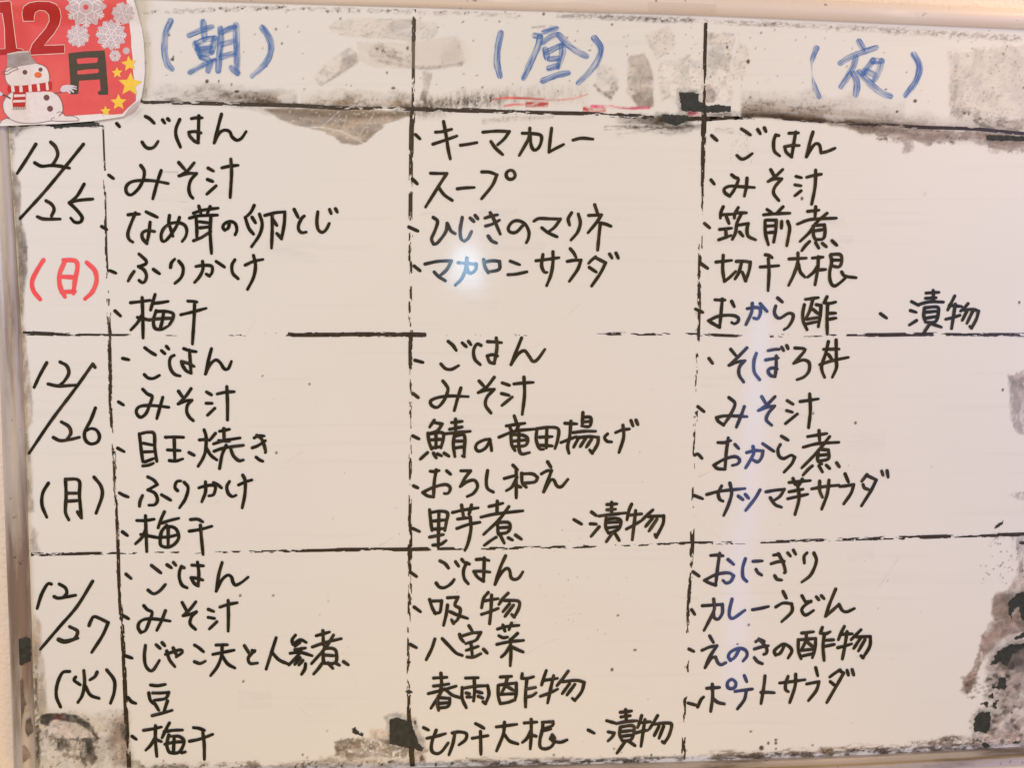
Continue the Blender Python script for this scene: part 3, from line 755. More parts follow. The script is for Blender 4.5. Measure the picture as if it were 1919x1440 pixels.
def ruling(pts, env, width, h, faded=0.0, seed=0, mat=None, step=1.5, wstep=0.8):
    width = width * 1.18
    pts = np.asarray(pts, float)
    seg = np.linalg.norm(np.diff(pts, axis=0), axis=1); cum = np.concatenate([[0], np.cumsum(seg)])
    n = int(cum[-1] / step); s = np.linspace(0, cum[-1], n + 1)
    px = np.interp(s, cum, pts[:, 0]); py = np.interp(s, cum, pts[:, 1])
    tx = np.gradient(px); ty = np.gradient(py); L = np.hypot(tx, ty); nx, ny = -ty / L, tx / L
    wob = (fbm(s, s * 0 + seed * 31, 60, 10, seed, 3) - .5) * 1.6
    wmax = 1.5 * width
    m = int(wmax / wstep); w = np.linspace(-wmax / 2, wmax / 2, m + 1)
    S, Wd = np.meshgrid(s, w, indexing='ij')
    Uu = (px + nx * wob)[:, None] + nx[:, None] * Wd; Vv = (py + ny * wob)[:, None] + ny[:, None] * Wd
    Q = Parr(Uu, Vv, h).reshape(-1, 3)
    if max(x[0] for x in env) <= 1:
        key = s[:-1] / cum[-1]
    else:
        key = px[:-1] if abs(pts[-1, 0] - pts[0, 0]) > abs(pts[-1, 1] - pts[0, 1]) else py[:-1]
    e = np.interp(key, [x[0] for x in env], [x[1] for x in env])
    wl = np.interp(key, [x[0] for x in env], [x[2] if len(x) > 2 else 1 for x in env])
    sc = (S[:-1, :-1]); wc = (Wd[:-1, :-1] + wstep / 2)
    n1 = fbm(sc, wc + 90 * seed, 44, 7, seed, 4, .6); n2 = fbm(sc, wc + 55 * seed, 13, 3.0, seed + 3, 3, .6)
    hw = width / 2 * wl[:, None] * (0.86 + 0.26 * n1)
    nn = 0.6 * n1 + 0.4 * n2
    rk = np.empty(nn.size); rk[np.argsort(nn.ravel())] = np.linspace(0, 1, nn.size); rk = rk.reshape(nn.shape)
    edge = np.clip(np.abs(wc) / np.maximum(hw, .5), 0, 1)
    keep = (np.abs(wc) < hw) & (rk < 0.95 * e[:, None] ** 1.15 * (1 - 0.30 * edge ** 2)) & (e[:, None] > 0.02)
    ii, jj = np.nonzero(keep)
    a = ii * (m + 1) + jj
    F = np.stack([a, a + 1, a + 1 + (m + 1), a + (m + 1)], -1)
    used, inv = np.unique(F, return_inverse=True)
    F = inv.reshape(F.shape)
    return mesh_obj('ruled_line', Q[used], F.tolist(), mat or M_LINE, board)


V1 = [(193, 236), (194, 260), (196, 310), (197, 400), (199, 470), (203, 560), (205, 620), (207, 760), (213, 850), (218, 960), (221, 1020), (223, 1100), (228, 1170), (233, 1260), (236, 1330), (239, 1390), (242, 1440)]
V2 = [(776, 17), (775, 110), (774, 200), (771, 240), (770, 330), (769, 420), (769, 560), (769, 626), (769, 720), (769, 900), (768, 1000), (768, 1100), (767, 1200), (766, 1280), (766, 1340), (771, 1400), (772, 1438)]
V3 = [(1323, 42), (1321, 110), (1320, 200), (1319, 240), (1317, 330), (1315, 400), (1312, 480), (1310, 560), (1308, 627), (1305, 720), (1303, 800), (1300, 850), (1298, 960), (1297, 1018), (1293, 1100), (1290, 1160), (1287, 1250), (1283, 1320), (1281, 1400), (1281, 1425)]
H1 = [(262, 191), (400, 194), (500, 196), (560, 198), (640, 202), (776, 204), (900, 207), (1000, 211), (1100, 213), (1240, 220), (1322, 223), (1385, 220)]
H1B = [(1330, 223), (1385, 221), (1440, 221), (1542, 229), (1650, 234), (1719, 238), (1832, 242), (1870, 246), (1921, 250)]
H2 = [(43, 624), (105, 627), (207, 628), (400, 628), (540, 627), (660, 627), (770, 627), (800, 628), (1000, 628), (1160, 626), (1310, 627), (1400, 630), (1550, 629), (1750, 627), (2100, 629)]
H3 = [(58, 1040), (240, 1037), (400, 1036), (560, 1033), (660, 1031), (780, 1030), (880, 1029), (1100, 1025), (1200, 1022), (1297, 1018), (1400, 1018), (1500, 1014), (1600, 1011), (1700, 1008), (1919, 1002), (2100, 997)]
ruling(V1, [(236, 1, .5), (320, .9, .55), (325, .3, .5), (345, .75, .7), (420, .75, .7), (430, .95, .6), (520, .8, .7), (530, .45, .6), (560, .75, .7), (575, .0, .7), (600, .0, .7), (605, .9, 1), (700, .75, .9), (860, .6, .8), (895, .5, .7), (905, .1, .7), (930, .55, .7), (990, .45, .7), (1010, .0, .9), (1013, .8, .9), (1100, .85, 1), (1440, 1, 1.15)], 6.5, 0.00030, seed=1, mat=None)
ruling(V1[5:12], [(560, .5), (620, .6), (1020, .45)], 6.5, 0.00022, seed=9, mat=M_LINE2)
ruling(V2, [(17, 1, .9), (195, .95, .7), (215, 1, 1.3), (300, .85, 1), (335, .55, 1), (355, .2), (362, .9, 1), (400, .8, 1), (425, .35, .8), (440, .7), (500, .6), (530, .1, .6), (545, .35, .8), (590, .6, .8), (605, .9, 1.0), (680, .85, 1), (700, .1, .7), (720, .6, .7), (745, .1), (760, .5, .8), (840, .25, .6), (880, .6, .8), (950, .4, .7), (990, .6), (1015, .95, 1.1), (1040, .95, 1.1), (1100, .6, .9), (1290, .62, .9), (1300, .2), (1310, .8, .7), (1345, .95, 1), (1400, 1, 1.3), (1438, 1, 1.3)], 7.0, 0.00034, seed=2)
ruling(V3, [(42, 1, .7), (200, 1, .9), (220, 1, 1.2), (300, .85, .9), (340, .5, .8), (400, .6, .8), (405, .0), (440, .0, .8), (445, .75, .9), (500, .4, .8), (530, .3), (540, .65, .8), (600, .9, 1.1), (640, .95, .9), (665, .4, .5), (700, .2, .5), (740, .3, .6), (765, .2), (772, .85, 1), (795, .5), (810, .4, .7), (860, .2, .6), (920, .3, .6), (985, .2), (995, .95, 1), (1030, .9, 1), (1050, .5, .7), (1110, .8, .9), (1185, .8, .9), (1200, .0), (1238, .0), (1245, .6, .8), (1265, .4), (1275, .0), (1305, .0), (1310, .5, .7), (1340, .4, .6), (1360, .3, .6), (1380, .0), (1385, .6, .8), (1395, .4, .7), (1405, .8, .9), (1425, .6, .8)], 7.5, 0.00030, seed=3)
ruling(H1, [(262, .8, .8), (500, 1, .9), (640, 1, .9), (660, .7, .8), (776, 1, .9), (800, .9, 1.1), (1100, .9, .9), (1180, .9, 1.1), (1322, 1, 1.1), (1385, .8, .7)], 7.0, 0.00026, seed=4)
ruling(H1B, [(1330, .8, .8), (1440, .7, .7), (1560, .8, .8), (1700, .9, .8), (1919, 1, .9)], 6.5, 0.00026, seed=5)
ruling([(16, 236), (100, 233), (193, 234)], [(0, .8, .7), (.4, .8, .8), (.45, 1, 2.2), (.9, .95, 1.8), (1, .7, .8)], 5.0, 0.00042, seed=6)
ruling(H2, [(43, 1, 1.1), (60, 1, 1.2), (120, .85, .8), (190, .7, .6), (207, .5, .6), (240, .6, .55), (246, .2, .5), (390, .18, .5), (400, .55, .65), (530, .65, .75), (540, 1.15, 1.2), (796, 1.15, 1.2), (800, .1, .5), (1135, .06, .4), (1140, .6, .8), (1285, .35, .7), (1295, .7, .9), (1395, .6, .8), (1400, .0), (1440, .0), (1443, .7, .9), (1540, .6, .8), (1550, .35, .7), (1615, .35, .6), (1625, .85, 1), (1745, .9, 1), (1750, .1), (1770, .1), (1775, .8, .9), (1919, .9, 1), (2100, .9, 1)], 6.0, 0.00038, seed=7)
ruling(H3, [(58, 1, 1.0), (150, 1, .8), (250, .6, .6), (262, .1, .5), (400, .12, .5), (430, .55, .6), (560, .8, .8), (640, 1, 1), (800, 1, 1), (812, .3, .8), (830, .8, .9), (1000, .7, .9), (1100, .8, .8), (1120, .3, .6), (1270, .3, .6), (1280, .9, .9), (1335, .9, .9), (1340, .2), (1350, .75, .9), (1600, .75, .9), (1750, .85, 1), (1800, .7, .9), (1860, .9, 1), (1919, 1, 1), (2100, 1, 1)], 6.0, 0.00038, seed=8)

# ---------------------------------------------------------------- black tape scraps with torn edges
M_TAPE = mat_plain('black_tape', (0.028, 0.031, 0.028), 0.6, 0.4, 0.45, 180, 0.5, 900)
M_CLEAR, nt, b = new_mat('yellowed_clear_tape')
b.inputs['Base Color'].default_value = (0.70, 0.62, 0.52, 1); b.inputs['Roughness'].default_value = 0.16; b.inputs['Alpha'].default_value = 0.15
tcn = N(nt, 'ShaderNodeTexCoord'); n5 = N(nt, 'ShaderNodeTexNoise'); n5.inputs['Scale'].default_value = 55; n5.inputs['Detail'].default_value = 5
nt.links.new(tcn.outputs['Object'], n5.inputs['Vector'])
b5 = N(nt, 'ShaderNodeBump'); b5.inputs['Strength'].default_value = 1.0; b5.inputs['Distance'].default_value = 0.003
nt.links.new(n5.outputs['Fac'], b5.inputs['Height']); nt.links.new(b5.outputs['Normal'], b.inputs['Normal'])


def scrap(name, poly, mat, h=0.0004, rag=4, rs=7, seed=0, cell=1.25, holes=0.0, thick=0.00012, parent=None, label=None, base_h=None):
    poly = np.asarray(poly, float)
    m = rag + 2
    x0, y0 = poly.min(0) - m; x1, y1 = poly.max(0) + m
    nx = int((x1 - x0) / cell) + 1; ny = int((y1 - y0) / cell) + 1
    xs = x0 + np.arange(nx + 1) * cell; ys = y0 + np.arange(ny + 1) * cell
    Uu, Vv = np.meshgrid(xs, ys)
    uc, vc = Uu[:-1, :-1] + cell / 2, Vv[:-1, :-1] + cell / 2
    d = sdist(uc, vc, poly) + (fbm(uc, vc, rs, rs, seed, 3, .6) - .5) * 2 * rag
    keep = d > 0
    if holes: keep &= fbm(uc, vc, 4, 4, seed + 3, 3, .7) < 1 - holes
    hh = h if base_h is None else base_h(Uu, Vv)
    F = Parr(Uu, Vv, hh).reshape(-1, 3); B = Parr(Uu, Vv, hh - thick).reshape(-1, 3)
    jj, ii = np.nonzero(keep)
    a = jj * (nx + 1) + ii
    Fq = np.stack([a, a + (nx + 1), a + (nx + 1) + 1, a + 1], -1)
    faces = [Fq]
    K = np.pad(keep, 1)
    nv = (nx + 1) * (ny + 1)
    for (dj, di, e0, e1) in ((-1, 0, 0, 3), (1, 0, 2, 1), (0, -1, 1, 0), (0, 1, 3, 2)):
        nb = K[1 + jj + dj, 1 + ii + di]
        q = Fq[~nb]
        faces.append(np.stack([q[:, e0], q[:, e1], q[:, e1] + nv, q[:, e0] + nv], -1))
    FF = np.concatenate(faces)
    used, inv = np.unique(FF, return_inverse=True)
    Vt = np.concatenate([F, B])[used]
    return mesh_obj(name, Vt, inv.reshape(FF.shape).tolist(), mat, parent or board, label=label)


scrap('black_tape_scrap', [(730, 1350), (741, 1346), (769, 1353), (778, 1374), (784, 1394), (794, 1403), (791, 1410), (772, 1405), (761, 1402), (730, 1396)], M_TAPE, 0.0005, 1.8, 6, 1)
scrap('black_tape_scrap', [(1273, 173), (1298, 173), (1309, 176), (1309, 188), (1319, 194), (1319, 208), (1277, 208)], M_TAPE, 0.0005, 2.0, 5, 2, holes=.16)
scrap('black_tape_scrap', [(1321, 198), (1345, 196), (1369, 199), (1370, 209), (1322, 211)], M_TAPE, 0.0005, 1.8, 5, 3, holes=.1)
scrap('black_tape_scrap', [(1240, 214), (1291, 216), (1291, 222), (1282, 230), (1266, 236), (1240, 226)], M_TAPE, 0.0005, 1.8, 6, 4, holes=.15)
scrap('black_tape_scrap', [(1848, 252), (1925, 256), (1925, 264), (1848, 263)], M_TAPE, 0.0005, 2, 6, 5, holes=.15)
scrap('black_tape_scrap', [(1891, 1130), (1905, 1114), (1925, 1108), (1925, 1164), (1917, 1162), (1908, 1138), (1899, 1142), (1896, 1158), (1891, 1152)], M_TAPE, 0.0005, 3.4, 5, 6, holes=.08)
scrap('black_tape_scrap', [(1900, 1198), (1925, 1182), (1925, 1192), (1904, 1201)], M_TAPE, 0.0005, 3.4, 5, 7, holes=.08)
scrap('black_tape_scrap', [(1857, 1246), (1870, 1221), (1895, 1209), (1925, 1206), (1925, 1212), (1898, 1228), (1884, 1252), (1875, 1242), (1866, 1246)], M_TAPE, 0.0005, 3.4, 5, 8, holes=.08)
scrap('black_tape_scrap', [(1872, 1272), (1884, 1270), (1886, 1290), (1872, 1294), (1858, 1290), (1870, 1284)], M_TAPE, 0.0005, 3.4, 5, 9, holes=.08)
scrap('black_tape_scrap', [(1853, 1306), (1862, 1298), (1861, 1310)], M_TAPE, 0.0005, 2, 5, 10)
scrap('black_tape_scrap', [(1838, 1320), (1853, 1316), (1850, 1326)], M_TAPE, 0.0005, 3.4, 5, 11, holes=.08)
scrap('black_tape_scrap', [(1860, 1316), (1871, 1314), (1866, 1329), (1860, 1328)], M_TAPE, 0.0005, 3.4, 5, 12, holes=.08)
scrap('black_tape_scrap', [(1826, 1350), (1836, 1336), (1856, 1336), (1856, 1366), (1848, 1374), (1826, 1372)], M_TAPE, 0.0005, 3.4, 5, 13, holes=.08)
scrap('black_tape_scrap', [(1838, 1395), (1848, 1392), (1857, 1402), (1846, 1403)], M_TAPE, 0.0005, 2, 5, 14)
scrap('black_tape_scrap', [(1862, 992), (1868, 984), (1881, 976), (1879, 983), (1868, 990)], M_TAPE, 0.0005, 1.5, 5, 15)
scrap('black_tape_scrap', [(658, 1366), (666, 1364), (671, 1372), (681, 1377), (680, 1381), (668, 1377), (661, 1374)], M_TAPE, 0.0005, 1.8, 4, 16, holes=.25)
scrap('black_tape_scrap', [(1910, 1016), (1925, 1015), (1925, 1021), (1910, 1021)], M_TAPE, 0.0005, 1.5, 4, 17)
scrap('black_tape_scrap', [(760, 1297), (766, 1293), (774, 1299), (766, 1302)], M_TAPE, 0.0005, 1, 4, 18)
M_STAIN = mat_plain('sooty_smudge', (0.14, 0.11, 0.095), 0.5, 0.4, 0.4, 140)


def on_left_rail(Uu, Vv):
    xin = np.interp(Vv, [p[1] for p in LEFT_IN], [p[0] for p in LEFT_IN])
    a = np.clip((xin - Uu) / 41.0, 0, 1)
    return np.interp(a, [p[0] for p in ROUND[:10]], [p[1] for p in ROUND[:10]]) + 0.0005


scrap('black_tape_scrap', [(27, 1199), (57, 1196), (59, 1241), (47, 1243), (42, 1248), (30, 1246)], M_TAPE, 0, 2, 6, 19, base_h=on_left_rail, holes=.06)
scrap('soot_smudge', [(38, 1277), (43, 1270), (43, 1300), (48, 1320), (42, 1345), (40, 1380), (34, 1388), (32, 1340), (28, 1300), (30, 1285)], M_STAIN, 0, 2.5, 8, 20, base_h=on_left_rail, holes=.12)
scrap('soot_smudge', [(50, 1352), (58, 1345), (62, 1372), (52, 1382), (47, 1364)], M_STAIN, 0, 2.5, 8, 21, base_h=on_left_rail, holes=.16)
scrap('soot_smudge', [(31, 1402), (48, 1400), (58, 1418), (44, 1432), (33, 1424)], mat_plain('brown_smudge', (0.30, 0.22, 0.18), 0.5, 0.4, 0.3, 140), 0, 2.5, 8, 22, base_h=on_left_rail, holes=.12)
# clear tape still stuck in the header row
scrap('clear_tape_scrap', [(668, 78), (776, 78), (855, 66), (866, 90), (871, 112), (822, 130), (700, 126), (672, 112)], M_CLEAR, 0.0007, 1.5, 9, 23, cell=1.6)
scrap('clear_tape_scrap', [(1180, 104), (1208, 99), (1222, 138), (1224, 197), (1190, 198)], M_CLEAR, 0.0007, 1.5, 9, 24, cell=1.6)
scrap('clear_tape_scrap', [(1780, 100), (1925, 84), (1925, 220), (1866, 214), (1784, 200)], M_CLEAR, 0.0007, 1.5, 9, 25, cell=1.6)


def on_top_rail(Uu, Vv):
    vin = np.interp(Uu, [p[0] for p in TOP_IN], [p[1] for p in TOP_IN])
    a = np.clip((vin - Vv) / 38.0, 0, 1)
    return np.interp(a, [p[0] for p in ROUND[:10]], [p[1] for p in ROUND[:10]]) + 0.0004


scrap('clear_tape_scrap', [(1213, -8), (1343, -4), (1344, 26), (1216, 23)], M_CLEAR, 0, 1.0, 9, 26, cell=1.6, base_h=on_top_rail)


def lifted_tip(Uu, Vv):
    return 0.0009 + 0.0045 * np.clip((Uu - 826) / 44, 0, 1) ** 2


M_TIP = mat_plain('glint_white_tape', (0.80, 0.76, 0.72), 0.25, 0.6, 0.05, 90, 0.4, 120)  # white colour paints in the glint on the lifted clear tape
M_TIP.node_tree.nodes['Principled BSDF'].inputs['Alpha'].default_value = 0.45
scrap('clear_tape_scrap', [(824, 108), (836, 86), (852, 68), (862, 72), (871, 112), (852, 120), (832, 122)], M_TIP, 0, 1.0, 9, 27, cell=1.5, base_h=lifted_tip, thick=0.0002)
scrap('black_tape_scrap', [(100, 231), (148, 227), (176, 226), (176, 236), (132, 238), (101, 241)], M_TAPE, 0.0006, 1.6, 5, 30, holes=.1)

# ---------------------------------------------------------------- handwriting: every pen stroke traced as a ribbon of ink
def smooth(pts):
    """split at sharp corners, Catmull-Rom between them"""
    pts = [np.array(p, float) for p in pts]
    pieces = [[pts[0]]]
    for i in range(1, len(pts)):
        pieces[-1].append(pts[i])
        if i < len(pts) - 1:
            a = pts[i] - pts[i - 1]; b = pts[i + 1] - pts[i]
            ca = a[:2].dot(b[:2]) / (np.linalg.norm(a[:2]) * np.linalg.norm(b[:2]) + 1e-9)
            if ca < 0.12: pieces.append([pts[i]])
    out = []
    for pc in pieces:
        if len(pc) == 2:
            n = max(2, int(np.linalg.norm(pc[1][:2] - pc[0][:2]) / 2.2))
            out.append(np.array([pc[0] + (pc[1] - pc[0]) * k / n for k in range(n + 1)])); continue
        q = [2 * pc[0] - pc[1]] + pc + [2 * pc[-1] - pc[-2]]
        if np.linalg.norm(pc[0][:2] - pc[-1][:2]) < 0.5: q[0] = pc[-2]; q[-1] = pc[1]
        res = []
        for i in range(1, len(q) - 2):
            n = max(2, int(np.linalg.norm(q[i + 1][:2] - q[i][:2]) / 2.2))
            for k in range(n):
                t = k / n
                res.append(0.5 * (2 * q[i] + (q[i + 1] - q[i - 1]) * t + (2 * q[i - 1] - 5 * q[i] + 4 * q[i + 1] - q[i + 2]) * t * t + (3 * q[i] - q[i - 1] - 3 * q[i + 1] + q[i + 2]) * t ** 3))
        res.append(q[-2])
        out.append(np.array(res))
    return out


ink_rnd = random.Random(3)


def stroke_mesh(strokes, width, verts, faces, uvs, h0=0.00050):
    h = h0
    for st in strokes:
        first = True
        for piece in smooth(st):
            p = piece[:, :2]
            wf = piece[:, 2]
            T = np.gradient(p, axis=0); L = np.linalg.norm(T, axis=1); L[L == 0] = 1; T = T / L[:, None]
            Nn = np.stack([-T[:, 1], T[:, 0]], -1)
            n = len(p); ph = ink_rnd.uniform(0, 6); ph2 = ink_rnd.uniform(0, 6)
            s = np.concatenate([[0], np.cumsum(np.linalg.norm(np.diff(p, axis=0), axis=1))])
            tt = s / max(s[-1], 1)
            # chisel-ish nib: strokes falling to the right run a little thicker, ends dry off
            ang = np.abs(T[:, 0] * 0.5 + T[:, 1] * 0.86)
            w = width * (0.92 + 0.14 * ang) * wf * (1 + 0.05 * np.sin(s / 7.0 + ph) + 0.03 * np.sin(s / 2.9 + ph2))
            w = w * (1 - 0.14 * np.clip((tt - 0.75) / 0.25, 0, 1))
            hw = w / 2
            # round caps
            secs = []
            for a in (80, 55, 30): secs.append((p[0] - T[0] * hw[0] * math.sin(math.radians(a)), Nn[0], hw[0] * math.cos(math.radians(a)), -hw[0]))
            for i in range(n): secs.append((p[i], Nn[i], hw[i], s[i]))
            for a in (30, 55, 80): secs.append((p[-1] + T[-1] * hw[-1] * math.sin(math.radians(a)), Nn[-1], hw[-1] * math.cos(math.radians(a)), s[-1] + hw[-1]))
            base = len(verts); m = len(secs); off = ink_rnd.uniform(0, 30)
            for k, (c, nn, r, ss) in enumerate(secs):
                hh = h + 0.000018 * k / m
                for j, x in enumerate((-1, 0, 1)):
                    q = c + nn * r * x
                    verts.append(P(q[0], q[1], hh)); uvs.append((off + ss / 10, off + (x * r) / width))
            for k in range(m - 1):
                for j in range(2):
                    a = base + k * 3 + j
                    faces.append((a, a + 1, a + 4, a + 3))
            h += 0.000022
    return h


def parse(txt):
    ox = oy = 0; sc = 4.0; color, width = 'black', 6.2
    out = []; cur = None
    for ln in txt.strip().splitlines():
        ln = ln.strip()
        if not ln: continue
        if ln[0] == 'B':
            f = ln.split(); ox, oy = float(f[1]), float(f[2]); sc = float(f[3]) if len(f) > 3 else 4.0
        elif ln[0] == 'S':
            f = ln.split(); color, width = f[1], float(f[2])
        elif ln[0] in 'WDH':
            cur = dict(kind=ln[0], text=ln[2:].strip(), color=color, width=width, chars=[]); out.append(cur)
        else:
            ch = []
            for s_ in ln.split('/'):
                pts = []
                for tok in s_.split():
                    v = [float(x) for x in tok.split(',')]
                    pts.append((ox + v[0] / sc, oy + v[1] / sc, v[2] if len(v) > 2 else 1.0))
                ch.append(pts)
            cur['chars'].append(ch)
    return out


ROWS = [(240, 626, '12/25'), (626, 1030, '12/26'), (1030, 1445, '12/27')]
COLS = [(190, 770, 'morning'), (770, 1300, 'noon'), (1300, 1925, 'evening')]
DAY = {'12/25': 'Sunday', '12/26': 'Monday', '12/27': 'Tuesday'}


def write(txt):
    for e in parse(txt):
        first = e['chars'][-1 if e['kind'] == 'W' else 0][0][0]
        allp = [p for ch in e['chars'] for st in ch for p in st]
        cx = sum(p[0] for p in allp) / len(allp); cy = sum(p[1] for p in allp) / len(allp)
        if e['kind'] == 'W':
            row = [r for r in ROWS if r[0] <= cy < r[1]][0][2]; colm = [c for c in COLS if c[0] <= cx < c[1]][0][2]
            name = 'menu_entry'; label = 'dish "%s" in the %s cell of the %s row' % (e['text'], colm, row)
        elif e['kind'] == 'D':
            name = 'weekday' if '(' in e['text'] else 'date'; label = '%s %s "%s" in the left column' % (e['color'], name, e['text'])
        else:
            name = 'column_heading'; label = 'blue heading "%s" at the top of its column' % e['text']
        # the word's own mesh is its first mark (the bullet tick of a dish); its characters hang below it
        loc = P(cx, cy, 0.0005)
        v, f, uv = [], [], []
        par = None
        for k, ch in enumerate(e['chars']):
            v, f, uv = [], [], []
            stroke_mesh(ch, e['width'], v, f, uv)
            if k == 0:
                par = mesh_obj(name, v, f, M_INK[e['color']], board, uvs=uv, label=label)
                PARENT_LOC[par.name] = PARENT_LOC[board.name]
            else:
                mesh_obj('character', v, f, M_INK[e['color']], par, uvs=uv)


